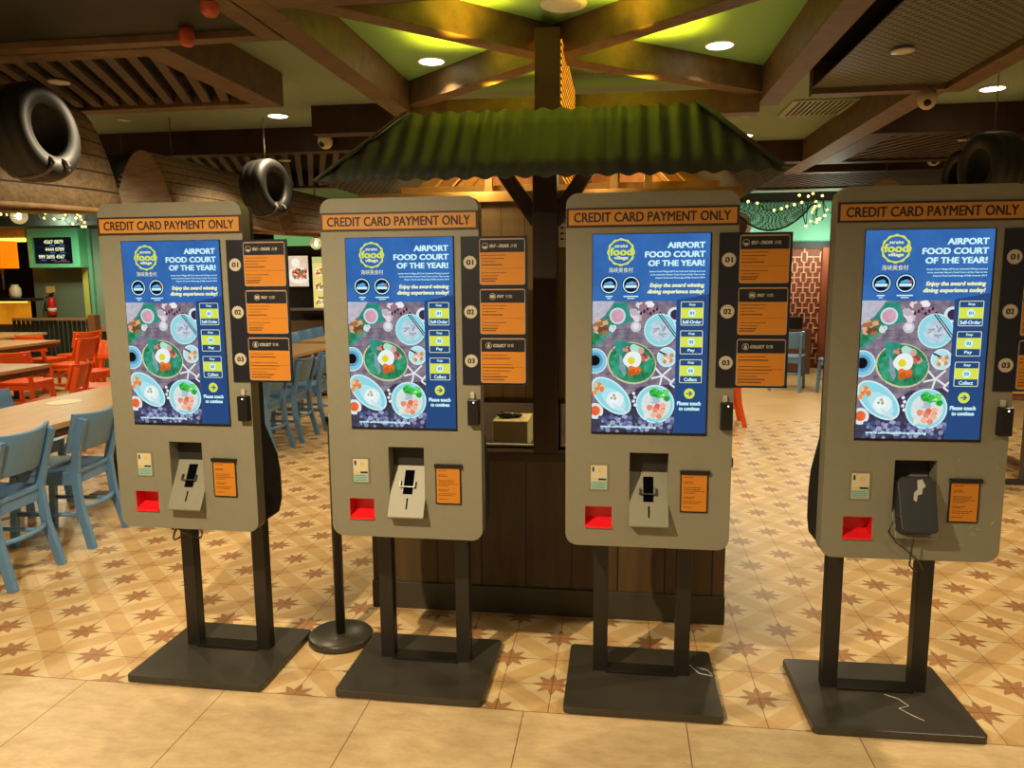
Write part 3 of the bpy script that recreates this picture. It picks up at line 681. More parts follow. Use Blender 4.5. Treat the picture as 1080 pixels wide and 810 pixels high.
# interior worktop
hp(MB(dkbrown).box((CX0+.02, CY+.14, .70), (CX1-.02, CYB-.05, .74)), 'inner_worktop')
# upper wall: planks, window opening from z .80 to .985
wy = CY+.035
b = MB(plyplank).box((CX0, wy, 1.01), (CX1, wy+.03, 1.885)); hp(b, 'upper_wall')
hp(MB(lightwood).box((CX0-.02, wy-.02, 1.885), (CX1+.02, wy+.07, 1.93)), 'wall_top_rail', bevel=.003)
whitew = M('window_trim_white', (190,182,170), .4)
POST = (-.372, -.268)
for x0, x1 in ((CX0+.03, POST[0]-.01), (POST[1]+.01, CX1-.03)):
    f = MB(dkbrown); f.box((x0-.03, wy-.012, .785), (x0, wy+.02, 1.01)); f.box((x1, wy-.012, .785), (x1+.03, wy+.02, 1.01)); f.box((x0-.03,wy-.012,.985),(x1+.03,wy+.03,1.012)); f.box((x0-.03,wy-.012,.775),(x1+.03,wy+.03,.795))
    fo = hp(f, 'window_frame', bevel=.002)
    for zz in (.797, .99):
        w = MB(whitew).box((x0, wy-.016, zz-.004), (x1, wy+.01, zz+.004)); o = w.build('white_sill', fo)
# post and braces
hp(MB(dkbrown).box((POST[0], CY-.075, .78), (POST[1], CY+.03, 2.02)), 'post', bevel=.004)
for sg in (-1, 1):
    xa = (POST[0] if sg < 0 else POST[1])-sg*.02
    hp(MB(dkbrown).bar((xa, CY-.03, 1.79), (xa+sg*.175, CY-.03, 2.04), .055, .062, None, (0,0,1)), 'brace', bevel=.003)
# window sill things seen through the glass
o = MB(M('pale_box', (190,176,128), .6)).box((-.60, CY+.20, .74), (-.43, CY+.42, .875)).build('box', bevel=.004); tag(o, 'pale cream box on the worktop seen through the hut window', 'box')
b = MB(blackp); b.sphere((-.545, CY+.28, .892), .03, None, 1.6, .9, .6); b.sphere((-.50, CY+.30, .888), .022, None, 1.5, 1, .6)
tag(b.build('phone_handset'), 'black handset lying on the pale box behind the hut window', 'handset')
# paper notice on the wall right of the post
pm = M('paper_white', (206,200,176), .6)
b = MB(pm); p0 = aty(588, 248, wy-.003); q0 = aty(598, 268, wy-.003)
slab(b, [(p0.x-.015,q0.z+.03),(p0.x+.085,q0.z+.03),(p0.x+.085,p0.z+.05),(p0.x-.015,p0.z+.05)], wy-.001, -.002, pm)
for r_ in range(3):
    for q_ in range(4):
        z = p0.z+.035-r_*.024; x = p0.x-.010+q_*.022
        flat(b, [(x,z-.008),(x+.015,z-.008),(x+.015,z),(x,z)], wy-.0035, ink)
tag(b.build('paper_notice', recalc=False), 'small white paper notice on the plank wall right of the hut post', 'notice')

# corrugated roof
roofm = M('corrugated_green', (90,91,86), .55, .0, noise=.12, scale=5)
RX0, RX1, RY0, RY1, RZ0, RZ1, INS = -1.203, .594, 3.0, 5.1, 1.94, 2.245, .29
tr = thing('corrugated_roof', 'dark green corrugated hipped roof over the wooden hut', 'roof', ((RX0+RX1)/2, (RY0+RY1)/2, RZ0))
def roof_side(a, b, a2, b2, name, waves, inn):
    """a-b eave, a2-b2 top edge"""
    a, b, a2, b2 = map(Vector, (a, b, a2, b2)); nu, nv = waves*8, 4
    L0 = (b-a).length; nrm = (b-a).cross(a2-a).normalized()
    rows = []
    inset = (L0-(b2-a2).length)/2
    for j in range(nv+1):
        v = j/nv; row = []
        for i in range(nu+1):
            s_ = i/nu*L0; lo, hi = inset*v, L0-inset*v
            s_ = min(max(s_, lo), hi)
            row.append(a+(b-a)*(s_/L0)+((a2+b2)/2-(a+b)/2)*v+nrm*(.0075*math.sin(2*PI*s_/L0*waves)))
        rows.append(row)
    mb = MB(roofm); 
    V = [[mb.bm.verts.new(p) for p in row] for row in rows]
    for i in range(nv):
        for j in range(nu):
            q = [V[i][j], V[i][j+1], V[i+1][j+1], V[i+1][j]]
            if (q[0].co-q[1].co).length < 1e-5 and (q[2].co-q[3].co).length < 1e-5: continue
            f = mb.bm.faces.new(q); f.smooth = True
    bmesh.ops.remove_doubles(mb.bm, verts=mb.bm.verts[:], dist=1e-5)
    o = mb.build(name, tr, solid=.003); o.matrix_parent_inverse = Matrix.Translation(tr.location).inverted(); return o
e = [(RX0,RY0,RZ0),(RX1,RY0,RZ0),(RX1,RY1,RZ0),(RX0,RY1,RZ0)]
u = [(RX0+INS,RY0+INS,RZ1),(RX1-INS,RY0+INS,RZ1),(RX1-INS,RY1-INS,RZ1),(RX0+INS,RY1-INS,RZ1)]
roof_side(e[0], e[1], u[0], u[1], 'roof_slope', 23, 0); roof_side(e[1], e[2], u[1], u[2], 'roof_slope', 34, 0)
roof_side(e[3], e[0], u[3], u[0], 'roof_slope', 34, 0); roof_side(e[2], e[3], u[2], u[3], 'roof_slope', 23, 0)
capm = M('ridge_cap', (84,90,72), .35, .3)
for i in range(4):
    b = MB(capm).bar(Vector(e[i])+Vector((0,0,.008)), Vector(u[i])+Vector((0,0,.008)), .05, .006)
    o = b.build('hip_cap', tr); o.matrix_parent_inverse = Matrix.Translation(tr.location).inverted()
# light timber framing under the roof
tf = thing('roof_framing', 'pale timber rafters and planks lit from inside under the green roof', 'rafters', ((RX0+RX1)/2, 4.1, 1.9))
def fp(mb, name, **kw):
    o = mb.build(name, tf, **kw); o.matrix_parent_inverse = Matrix.Translation(tf.location).inverted(); return o
for yy in (3.70, 4.3):
    for sg in (-1, 1):
        cxm = (RX0+RX1)/2
        for kk in (.30, .58):
            fp(MB(lightwood).bar((cxm+sg*(.80-kk*.2), yy+kk*.3, 1.90), (cxm+sg*(.80-kk*.2-.36), yy+kk*.3, 2.26), .04, .06), 'rafter', bevel=.002)
    fp(MB(lightwood).box((RX0+.15, yy, 1.935), (RX1-.15, yy+.05, 1.99)), 'tie_beam', bevel=.002)
for x in (-.62, -.05, .10):
    fp(MB(lightwood).box((x, 3.56, 1.93), (x+.035, 3.6, 2.2)), 'strut', bevel=.002)
for i in range(9):
    x = -1.0+i*.165
    fp(MB(WOOD('rough_plank', (150,92,44), (186,124,64), (8,8,1), .6)).box((x, 4.72, 1.6), (x+.15, 4.74, 2.24)), 'back_plank')

# ================================================================== CEILING
BZ0, BZ1 = 2.6, 2.8
fr = thing('ceiling_frame', 'square brown timber ceiling frame with crossed diagonal beams above the hut', 'ceiling beams', (-.26, 4.02, BZ1))
def bp_(mb, name, **kw):
    o = mb.build(name, fr, **kw); o.matrix_parent_inverse = Matrix.Translation(fr.location).inverted(); return o
FX0, FX1, FY0, FY1 = -1.345, .83, 3.02, 5.04
W = .13
bp_(MB(beamwood).box((FX0-W, FY0-W, BZ0), (FX0, FY1+W, BZ1)), 'beam', bevel=.004)
bp_(MB(beamwood).box((FX1, FY0-W, BZ0), (FX1+W, FY1+W, BZ1)), 'beam', bevel=.004)
bp_(MB(beamwood).box((FX0, FY1, BZ0-.06), (FX1, FY1+W, BZ1-.115)), 'beam', bevel=.004)
bp_(MB(beamwood).box((FX0, FY0-W, BZ0), (FX1, FY0, BZ1)), 'beam', bevel=.004)
bp_(MB(M('lit_ceiling_green', (134,178,104), .8, noise=.04, scale=2)).box((FX0, FY0, CZ-.008), (FX1, FY1+.3, CZ-.001)), 'lit_ceiling_patch')  # added ceiling patch; its brighter green carries the light inside the frame
HC = Vector((-.345, 4.08, 0))
for cx, cy in ((FX0,FY0),(FX1,FY0),(FX0,FY1),(FX1,FY1)):
    a = Vector((cx, cy, (BZ0+BZ1)/2+.02)); b_ = Vector((HC.x, HC.y, a.z))
    bp_(MB(beamwood).bar(a, b_, .11, .155), 'diagonal_beam', bevel=.004)
hx0, hx1, hy0, hy1 = -.415, -.295, 3.80, 5.0
h = thing('hub_post', 'dark wooden box post with a glowing patterned side panel under the ceiling', 'post', ((hx0+hx1)/2, (hy0+hy1)/2, 2.0))
o = MB(M('hub_dark_wood', (64,34,22), .5, noise=.1)).box((hx0, hy0, 2.0), (hx1, hy1, 2.722)).build('box', h, bevel=.004); o.matrix_parent_inverse = Matrix.Translation(h.location).inverted()
glow = EM('fretwork_glow', (255,170,40), 1.5)
_nt = glow.node_tree; _b = _nt.nodes.new('ShaderNodeTexBrick'); _tc = _nt.nodes.new('ShaderNodeTexCoord'); _mp = _nt.nodes.new('ShaderNodeMapping'); _mp.inputs['Rotation'].default_value = (0, PI/2, PI/2)
_b.inputs['Color1'].default_value = col(255,170,40); _b.inputs['Color2'].default_value = col(236,140,24); _b.inputs['Mortar'].default_value = col(84,40,10); _b.inputs['Scale'].default_value = 8; _b.inputs['Mortar Size'].default_value = .06
_nt.links.new(_tc.outputs['Object'], _mp.inputs[0]); _nt.links.new(_mp.outputs[0], _b.inputs['Vector']); _nt.links.new(_b.outputs[0], [n for n in _nt.nodes if n.type == 'EMISSION'][0].inputs[0])
for xs in (hx1+.001, hx0-.006):
    o = MB(glow).box((xs, hy0+.06, 2.05), (xs+.005, hy1-.05, 2.68)).build('lit_panel', h); o.matrix_parent_inverse = Matrix.Translation(h.location).inverted()
    o['label'] = 'glowing amber panel with dark fretwork'

def panel(name, label, cat, x0, x1, y0, y1, z=2.6, kind='slat', dirn=1, trim=.1, trimmat=None, edges='lrfb', slatw=.055, gap=.065, mat=None):
    """dropped ceiling panel: frame + diagonal slats or mesh"""
    p = thing(name, label, cat, ((x0+x1)/2, (y0+y1)/2, z))
    inv = Matrix.Translation(p.location).inverted()
    tm = trimmat or beamwood
    for e_ in edges:
        bb = {'l':((x0,y0,z),(x0+trim,y1,CZ)), 'r':((x1-trim,y0,z),(x1,y1,CZ)), 'f':((x0+trim,y0,z),(x1-trim,y0+trim*.7,CZ)), 'b':((x0+trim,y1-trim*.7,z),(x1-trim,y1,CZ))}[e_]
        o = MB(tm).box(*bb).build('frame', p, bevel=.003); o.matrix_parent_inverse = inv
    ax0, ax1, ay0, ay1 = x0+trim, x1-trim, y0+trim*.7, y1-trim*.7
    o = MB(darkslat).box((ax0, ay0, CZ-.02), (ax1, ay1, CZ-.002)).build('backing', p); o.matrix_parent_inverse = inv
    if kind == 'slat':
        m = MB(slatwood); s_ = -(ay1-ay0)*.5
        lean = dirn*.41*(ay1-ay0)
        xx = ax0-abs(lean)
        while xx < ax1+abs(lean):
            poly = clip([(xx,ay0),(xx+slatw,ay0),(xx+slatw+lean,ay1),(xx+lean,ay1)], ax0, ax1, ay0, ay1)
            if len(poly) >= 3: m.prism([(q[0],q[1],z+.02) for q in poly], (0,0,.03))
            xx += slatw+gap
        o = m.build('slats', p); o.matrix_parent_inverse = inv
    else:
        o = MB(mat).box((ax0, ay0, z+.03), (ax1, ay1, z+.04)).build('mesh_sheet', p); o.matrix_parent_inverse = inv
    return p
def meshmat(name, rgb, rgb2, sc):
    m = bpy.data.materials.new(name); m.use_nodes = True; nt = m.node_tree; L = nt.links.new
    bs = nt.nodes['Principled BSDF']; bs.inputs['Roughness'].default_value = .5
    tc = nt.nodes.new('ShaderNodeTexCoord'); mp = nt.nodes.new('ShaderNodeMapping'); mp.inputs['Scale'].default_value = (sc, sc, sc); mp.inputs['Rotation'].default_value = (0,0,PI/4)
    L(tc.outputs['Object'], mp.inputs[0]); ck = nt.nodes.new('ShaderNodeTexVoronoi'); ck.voronoi_dimensions = '2D'; ck.inputs['Randomness'].default_value = 0; L(mp.outputs[0], ck.inputs['Vector']); ck.inputs['Scale'].default_value = 1
    lt = nt.nodes.new('ShaderNodeMath'); lt.operation = 'GREATER_THAN'; lt.inputs[1].default_value = .34; L(ck.outputs['Distance'], lt.inputs[0])
    mx = nt.nodes.new('ShaderNodeMix'); mx.data_type = 'RGBA'; mx.inputs[6].default_value = col(*rgb2); mx.inputs[7].default_value = col(*rgb); L(lt.outputs[0], mx.inputs[0]); L(mx.outputs[2], bs.inputs['Base Color'])
    return m
perf = meshmat('perforated_metal', (98,96,70), (14,13,9), 26)
netm = M('dark_glossy_panel', (24,27,14), .6, .0, noise=.3, scale=3)
panel('mesh_ceiling_panel', 'dark perforated mesh ceiling panel right of the square beam frame', 'ceiling panel', .97, 1.96, 1.9, 4.98, kind='mesh', mat=perf, edges='rb', trim=.13)
panel('mesh_ceiling_panel', 'dark olive ceiling panel with reflected sparkles in the upper left corner', 'ceiling panel', -5.2, -1.46, 1.6, 3.40, kind='mesh', mat=netm, edges='rb', trim=.11)
panel('slatted_ceiling_panel', 'brown slatted ceiling panel left of the frame, above the nearest hanging boat', 'ceiling panel', -5.2, -2.06, 3.42, 4.68, dirn=-1, trim=.16)
panel('slatted_ceiling_panel', 'dark slatted ceiling panel behind the left hanging boats', 'ceiling panel', -6.2, -1.95, 6.33, 9.0, dirn=-1, trim=.2, trimmat=dkbrown)
panel('slatted_ceiling_panel', 'dark slatted ceiling panel on the right behind the dome cameras', 'ceiling panel', 1.86, 6.2, 6.33, 8.0, dirn=-1, trim=.2, trimmat=dkbrown)
panel('slatted_ceiling_panel', 'dark slatted ceiling panel at the far right behind the others', 'ceiling panel', .95, 6.2, 8.6, 10.4, dirn=-1, trim=.2, trimmat=dkbrown)
tag(MB(beamwood).box((1.68, 4.98, BZ0), (1.86, 6.33, BZ1)).build('ceiling_beam', bevel=.004), 'short brown ceiling beam joining the mesh panel to the right slatted panel', 'beam')
tag(MB(beamwood).box((1.68, 6.33, BZ0-.0), (1.86, 8.6, BZ1)).build('ceiling_beam', bevel=.004), 'long brown ceiling beam beside the right slatted panel, behind the air vent', 'beam')
tag(MB(dkbrown).box((-2.25, 5.58, BZ0), (-1.36, 5.73, BZ1)).build('ceiling_beam', bevel=.004), 'dark ceiling beam left of the roof behind the dome camera', 'beam')
tag(MB(dkbrown).box((.80, 7.75, BZ0), (1.68, 7.90, BZ1)).build('ceiling_beam', bevel=.004), 'dark ceiling beam right of the roof tip behind the air vent', 'beam')

# downlights
lens = EM('downlight_lens', (255,244,214), 6.0)
rimm = M('white_rim', (206,204,190), .4)
def downlight(p, r, label, on=True, power=0, group='recessed downlights', z=CZ, cone=150):
    d = thing('downlight', label, 'ceiling light', (p[0], p[1], z), 0, group)
    m = MB(rimm); pts = [(r*.86*math.cos(a), r*.86*math.sin(a)) for a in [2*PI*i/32 for i in range(32)]]
    m.lathe([(r, -.0005), (r*.98, -.010), (r*.86, -.012), (r*.84, -.001)], None, 32); m.build('rim', d)
    MB(lens if on else M('unlit_lens', (180,176,160), .4)).lathe([(r*.83, -.0125), (r*.8, -.0145)], None, 32).build('lens', d)
    if power: spot(p[0], p[1], z-.03, power, 112)
    return d
def spot(x, y, z, power, cone=130, color=(1,.80,.50), blend=.6, size=.05):
    l = bpy.data.lights.new('lamp', 'SPOT'); l.energy = power; l.spot_size = math.radians(cone); l.spot_blend = blend; l.color = color; l.shadow_soft_size = size
    o = bpy.data.objects.new('lamp', l); C.objects.link(o); o.location = (x, y, z); return o
def point(x, y, z, power, color=(1,.75,.42), size=.05):
    l = bpy.data.lights.new('lamp', 'POINT'); l.energy = power; l.color = color; l.shadow_soft_size = size
    o = bpy.data.objects.new('lamp', l); C.objects.link(o); o.location = (x, y, z); return o
P1 = 100
downlight((-1.093,4.546), .085, 'lit round downlight in the green ceiling, left of the box post', power=P1)
downlight((.519,4.50), .085, 'lit round downlight in the green ceiling, right of the box post', power=P1)
downlight((-2.62,5.835), .085, 'lit round downlight left of the roof, beside the end of the left slatted panel', power=P1)
downlight((2.483,5.837), .09, 'lit round downlight at the right edge above the right dome camera', power=P1)
downlight((1.091,7.389), .085, 'lit round downlight beside the right slope of the green roof', power=P1)
b = MB(rimm).lathe([(.11,0),(.105,-.02),(.08,-.028),(.078,-.012)], None, 32); o = b.build('ceiling_speaker', loc=(-.269,3.70,CZ)); tag(o, 'unlit round ceiling fitting in front of the box post at the top edge', 'ceiling fitting')
for (px, py, z, lb) in ((62,86,2.61,'small round white fitting on the left slatted ceiling panel'),(131,126,CZ,'small round white fitting on green ceiling behind the left slatted panel'),(952,53,2.62,'small round white fitting under the perforated mesh panel'),(786,121,CZ,'small round fitting above the lit downlight at the right roof slope'),(470,83,CZ,'small round fitting below the left lit downlight in the yellow-green ceiling'),(1018,147,2.61,'small round fitting on the right slatted panel'),(300,169,2.61,'small round fitting on the dark slatted panel behind the boats')):
    p = atz(px, py, z); b = MB(rimm).lathe([(.055,0),(.053,-.008),(.02,-.012)], None, 20)
    if 'below the left lit' in lb: b.mats[0] = M('green_rim', (150,160,110), .6)
    o = b.build('ceiling_disc', loc=p); tag(o, lb, 'ceiling fitting', 'small ceiling discs')
redcap = M('orange_cap', (190,84,50), .4)
for px, py, lb in ((221,4,'orange cylinder fitting on the dark olive panel at the top edge'),(197,37,'orange cylinder fitting at the far edge of the dark olive panel')):
    p = atz(px, py, 2.6); b = MB(redcap).lathe([(.03,.03),(.034,-.0),(.034,-.03),(.02,-.045)], None, 20); tag(b.build('ceiling_fitting', loc=p), lb, 'ceiling fitting', 'orange ceiling fittings')
# vents
def vent(x0, x1, y0, y1, label, n=11):
    v = thing('air_vent', label, 'air vent', ((x0+x1)/2, (y0+y1)/2, CZ)); inv = Matrix.Translation(v.location).inverted()
    vm = M('vent_paint', (150,156,124), .5); w = .03
    f = MB(vm)
    for a, b_ in (((x0,y0),(x1,y0+w)),((x0,y1-w),(x1,y1)),((x0,y0+w),(x0+w,y1-w)),((x1-w,y0+w),(x1,y1-w))): f.box((a[0],a[1],CZ-.012),(b_[0],b_[1],CZ-.001))
    o = f.build('frame', v); o.matrix_parent_inverse = inv
    o = MB(M('vent_dark', (20,22,16), .8)).box((x0+w,y0+w,CZ-.004),(x1-w,y1-w,CZ-.001)).build('backing', v); o.matrix_parent_inverse = inv
    f = MB(vm); xx = x0+w; st = (x1-x0-2*w)/n
    for i in range(n): f.box((xx+i*st, y0+w, CZ-.014), (xx+i*st+st*.45, y1-w, CZ-.005))
    o = f.build('louvres', v); o.matrix_parent_inverse = inv
vent(1.22, 1.68, 5.99, 6.57, 'louvred air vent in the ceiling right of the roof')
vent(-.30, .05, 4.85, 5.02, 'louvred air vent in the bright yellow ceiling behind the box post', 9)
vent(-3.3, -2.75, 4.95, 5.45, 'dark louvred air vent left of the lit downlight above the boats')
# dome cameras
def dome(px, py, y, label, s=1.0, mz=CZ):
    p = aty(px, py, y); p.z = mz
    d = thing('dome_camera', label, 'camera', p, 0, 'dome cameras'); wm = M('camera_white', (210,196,160), .4)
    q = aty(px, py, y).z-p.z
    MB(wm).lathe([(.05*s,0),(.052*s,q+.05),(.052*s,q+.02),(.06*s,q+.015),(.058*s,q-.02),(.045*s,q-.045),(.02*s,q-.06)], None, 24).build('housing', d)
    MB(blackp).sphere((-.012*s,-.042*s,q-.028), .026*s, None, 1, .8, 1).build('lens', d)
dome(978,104,4.93,'white dome camera hanging below the right ceiling beam', .85, 2.603); dome(985,168,8.2,'white dome camera farther back at the far edge of the right slatted panel'); dome(343,149,6.2,'white dome camera left of the green roof')

# ================================================================== HANGING BOATS AND TYRES
hullm = WOOD('boat_planks', (116,97,74), (164,140,108), (3,14,14), .65)
transm = WOOD('boat_transom', (128,106,86), (166,142,118), (2,2,14), .7)
def plankify(m, w=.055):
    nt = m.node_tree; L = nt.links.new; bs = nt.nodes['Principled BSDF']
    src = bs.inputs['Base Color'].links[0].from_socket
    uv = nt.nodes.new('ShaderNodeUVMap'); sp = nt.nodes.new('ShaderNodeSeparateXYZ'); L(uv.outputs[0], sp.inputs[0])
    a = nt.nodes.new('ShaderNodeMath'); a.operation = 'MULTIPLY'; a.inputs[1].default_value = 16; L(sp.outputs[1], a.inputs[0])
    f = nt.nodes.new('ShaderNodeMath'); f.operation = 'FRACT'; L(a.outputs[0], f.inputs[0])
    t_ = nt.nodes.new('ShaderNodeMath'); t_.operation = 'LESS_THAN'; t_.inputs[1].default_value = .09; L(f.outputs[0], t_.inputs[0])
    mx = nt.nodes.new('ShaderNodeMix'); mx.data_type = 'RGBA'; mx.inputs[7].default_value = col(60,44,32); L(t_.outputs[0], mx.inputs[0]); L(src, mx.inputs[6]); L(mx.outputs[2], bs.inputs['Base Color'])
plankify(hullm)
def boat(label, tip, direc, L, W, Hh, roll=0, wires=True, bowh=.55):
    """upturned hull hung from the ceiling: tip = bow tip at gunwale height, direc = transom-to-bow direction"""
    d = Vector((direc[0], direc[1], 0)).normalized(); s = Vector((d.y, -d.x, 0)); tip = Vector(tip); base = tip-d*L
    o = thing('hanging_boat', label, 'boat', base, 0, 'upturned wooden boats hung from the ceiling')
    fr_ = Matrix((d, s, Vector((0,0,1)))).transposed().to_4x4()@Matrix.Rotation(roll, 4, 'X')
    N, K = 20, 16
    def pt(t, q):
        w = W*(1-t**2.6)*(.82+.18*math.sin(PI*min(1, t*1.6))); h = Hh*(1-.12*t)*(1-max(0, (t-.86)/.14)**2*bowh)
        z0 = .10*t*t*0
        a = q*2-1; k = abs(a)
        return Vector((t*L+ (h/Hh)*0 - (.30*L*.35)*max(0, t-.7)/.3*(1-k)*1.0, w*math.copysign(k**.8, a) if k else 0, z0+h*(1-k**1.7)))
    m = MB(hullm); rows = [[fr_@pt(i/N, j/K) for j in range(K+1)] for i in range(N+1)]
    uvl = m.bm.loops.layers.uv.new('UVMap')
    V = [[m.bm.verts.new(p) for p in row] for row in rows]
    for i in range(N):
        for j in range(K):
            f = m.bm.faces.new((V[i][j], V[i][j+1], V[i+1][j+1], V[i+1][j])); f.smooth = abs(j-K/2+.5) > 1
            for lp, (a, b) in zip(f.loops, ((i,j),(i,j+1),(i+1,j+1),(i+1,j))): lp[uvl].uv = (a/N, b/K)
    m.build('hull', o, solid=.012)
    t_ = MB(transm); t_.face([fr_@(pt(0, j/K)+Vector((.004,0,0))) for j in range(K+1)]); t_.build('transom', o, solid=.014)
    g = MB(WOOD('gunwale_wood', (140,112,80), (176,146,108), (5,5,5), .6))
    for j in (0, K): g.tube([fr_@pt(i/N, j/K) for i in range(N+1)], .016, None, 6)
    g.build('gunwale', o)
    if wires:
        for tt in (.18, .5): 
            g = MB(M('wire_grey', (110,104,92), .4, .6))
            p = fr_@pt(tt, .5); g.tube([p, (p.x, p.y, CZ-base.z)], .004, None, 5)
            g.build('hanging_wire', o)
    return o
boat('upturned plank boat hung at the left edge with a tyre on its side', atz(131,224,1.98), (.66,.75), 1.9, .50, .70, bowh=.05)
boat('upturned plank boat hung above the leftmost kiosk, its pointed stern facing out', aty(299,246,7.25), (.16,.98), 1.80, .36, .52)
boat('small upturned boat hung between the two left kiosks, half hidden by the roof', aty(372,251,9.2), (.14,.98), 1.7, .28, .45)
boat('upturned boat hung behind the rightmost kiosk, only its pointed stern showing', (2.95, 9.6, 2.05), (.25,.97), 1.5, .34, .42)
boat('upturned plank boat at the right edge behind the hanging tyre', (3.12, 7.5, 2.02), (.08,1.0), 1.8, .42, .50, wires=False)
tyrem = M('tyre_rubber', (26,25,24), .55, noise=.2, scale=30)
ropem = M('rope_grey', (120,110,96), .8)
def tyre(label, c, R, axis, w=.15):
    o = thing('tyre', label, 'tyre', c, 0, 'old tyres hung as fenders'); ax = Vector(axis).normalized()
    mt = ax.to_track_quat('Z', 'Y').to_matrix().to_4x4()
    m = MB(tyrem); prof = [(R*.53,-w*.36),(R*.55,-w*.48),(R*.80,-w*.54),(R*.93,-w*.48),(R*.985,-w*.38),(R,-w*.2),(R*.985,-w*.17),(R,-w*.14),(R,w*.14),(R*.985,w*.17),(R,w*.2),(R*.985,w*.38),(R*.93,w*.48),(R*.80,w*.54),(R*.55,w*.48),(R*.53,w*.36),(R*.60,w*.2),(R*.60,-w*.2)]
    n = 44; rings = [[m.bm.verts.new(mt@Vector((r*math.cos(2*PI*j/n), r*math.sin(2*PI*j/n), z))) for j in range(n)] for r, z in prof]
    for i in range(len(rings)):
        A, B = rings[i], rings[(i+1) % len(rings)]
        for j in range(n): 
            f = m.bm.faces.new((A[j], A[(j+1) % n], B[(j+1) % n], B[j])); f.smooth = True
    m.build('tyre_body', o)
    for a0 in (-PI*.60, -PI*.40):
        g = MB(ropem); loc_ = mt.to_3x3().inverted()@Vector((0,0,-1)); a = math.atan2(loc_.y, loc_.x)+(a0+PI*.5)
        rm, hh = R*.765, R*.25
        g.tube([mt@Vector(((rm+hh*math.cos(q))*math.cos(a), (rm+hh*math.cos(q))*math.sin(a), w*.60*math.sin(q))) for q in [2*PI*i/16 for i in range(16)]], .009, None, 6, closed=True)
        g.build('rope', o)
    g = MB(ropem); g.tube([(0,0,R*.97),(0,0,CZ-o.location.z)], .003, None, 5); g.build('hanging_wire', o)
    return o
tyre('large black tyre hung on the boat at the left edge', aty(34,140,3.45), .225, (.97,.02,.10), .20)
tyre('black tyre with a rope hung on the boat above the leftmost kiosk', aty(281,199,5.9), .225, (.97,-.20,.08), .20)
tyre('black tyre partly hidden behind the stern of the boat above the leftmost kiosk', aty(131,196,6.3), .26, (-.98,.2,.1), .15)
tyre('large black tyre hung at the right edge above the rightmost kiosk', aty(1046,176,5.4), .215, (-.97,-.20,-.05), .20)
tyre('dark tyre edge behind the large tyre at the right', aty(1018,186,6.5), .2, (-.97,-.2,0), .16)

# ================================================================== DINING FURNITURE
def chair(paint, label, group):
    o = thing('dining_chair', label, 'chair', (0,0,0), 0, group)
    P_ = [Vector(p) for p in ((-.19,-.265,0),(-.18,-.205,.25),(-.175,-.19,.45),(-.185,-.225,.62),(-.19,-.272,.77))]
    for sx in (-1, 1):
        q = [Vector((-p.x*sx if sx > 0 else p.x, p.y, p.z)) for p in P_]
        m = MB(paint)
        for a, b in zip(q, q[1:]): m.bar(a-(b-a).normalized()*.004, b+(b-a).normalized()*.004, .034, .045, None, (0,1,.0))
        m.build('leg', o, bevel=.004)
        m = MB(paint); m.bar((sx*.185,.205,0), (sx*.175,.17,.43), .036, .040, None, (0,1,0)); m.build('leg', o, bevel=.004)
    s = MB(paint); pl = rrect(-.205,.205,-.20,.215,.06,4)
    s.prism([(p[0]*(1 if p[1] > 0 else .93), p[1], .435) for p in pl], (0,0,.028)); s.build('seat', o, bevel=.006)
    a = MB(paint)
    for A, B in (((-.17,.175,.405),(.17,.175,.405)),((-.17,-.18,.405),(.17,-.18,.405)),((-.172,-.18,.405),(-.172,.175,.405)),((.172,-.18,.405),(.172,.175,.405))): a.bar(A, B, .022, .058)
    a.build('apron', o, bevel=.002)
    b = MB(paint); rows = []
    for z in (.575,.63,.71,.79):
        rows.append([(x, -.222-.30*(z-.62)-.055*(1-(x/.205)**2)+.03, z+(.012*(x/.205)**2 if z > .75 else 0)) for x in [-.222+.444*i/12 for i in range(13)]])
    b.grid(rows); b.build('backrest', o, solid=.022, bevel=.003)
    st = MB(paint)
    st.tube([(-.178,-.20,.24),(-.09,-.235,.238),(0,-.245,.238),(.09,-.235,.238),(.178,-.20,.24)], .014, None, 8)
    st.tube([(-.178,-.20,.20),(-.18,.18,.20)], .013, None, 8); st.tube([(.178,-.20,.20),(.18,.18,.20)], .013, None, 8)
    st.build('stretcher', o)
    return o
cb = chair(blue, 'x', 'blue dining chairs'); co = chair(orange, 'x', 'orange dining chairs')
used = {'b': False, 'o': False}
def place(kind, x, y, face, label):
    """face: direction the sitter looks, degrees from +x"""
    src = cb if kind == 'b' else co
    o = src if not used[kind] else copy_tree(src); used[kind] = True
    o.location = (x, y, 0); o.rotation_euler = (0,0,math.radians(face-90)); o['label'] = label; return o
place('b', -3.30, 3.49, 184, 'blue wooden chair nearest the camera at the left edge, back towards us')
place('b', -3.33, 4.11, 186, 'blue wooden chair just left of the leftmost kiosk, second along the near table')
place('b', -3.25, 6.44, 180, 'blue wooden chair right behind the side of the leftmost kiosk')
place('b', -3.25, 7.03, 180, 'blue wooden chair seen whole between the two left kiosks, middle of three')
place('b', -3.25, 7.64, 180, 'blue wooden chair beside the left edge of the second kiosk, farthest of three')
place('b', -4.05, 4.62, 0, 'blue chair whose back shows above the far side of the near wooden table')
for i, lb in enumerate(('blue chair back peeking over the far table, nearest of that row between the left kiosks','blue chair back peeking over the far table, second of that row between the left kiosks','blue chair back peeking over the far table, third of that row between the left kiosks','blue chair back peeking over the far table, last of that row between the left kiosks')):
    place('b', -4.22-.03*i, 9.55+i*.52, 0, lb)
place('o', -6.45, 7.55, 90+8, 'orange chair with a wide curved back behind the second left table')
place('o', -5.15, 6.35, 200, 'orange chair pushed against the right side of the second left table')
place('o', -7.95, 10.35, 165, 'tall orange chair back farthest right in front of the railing')
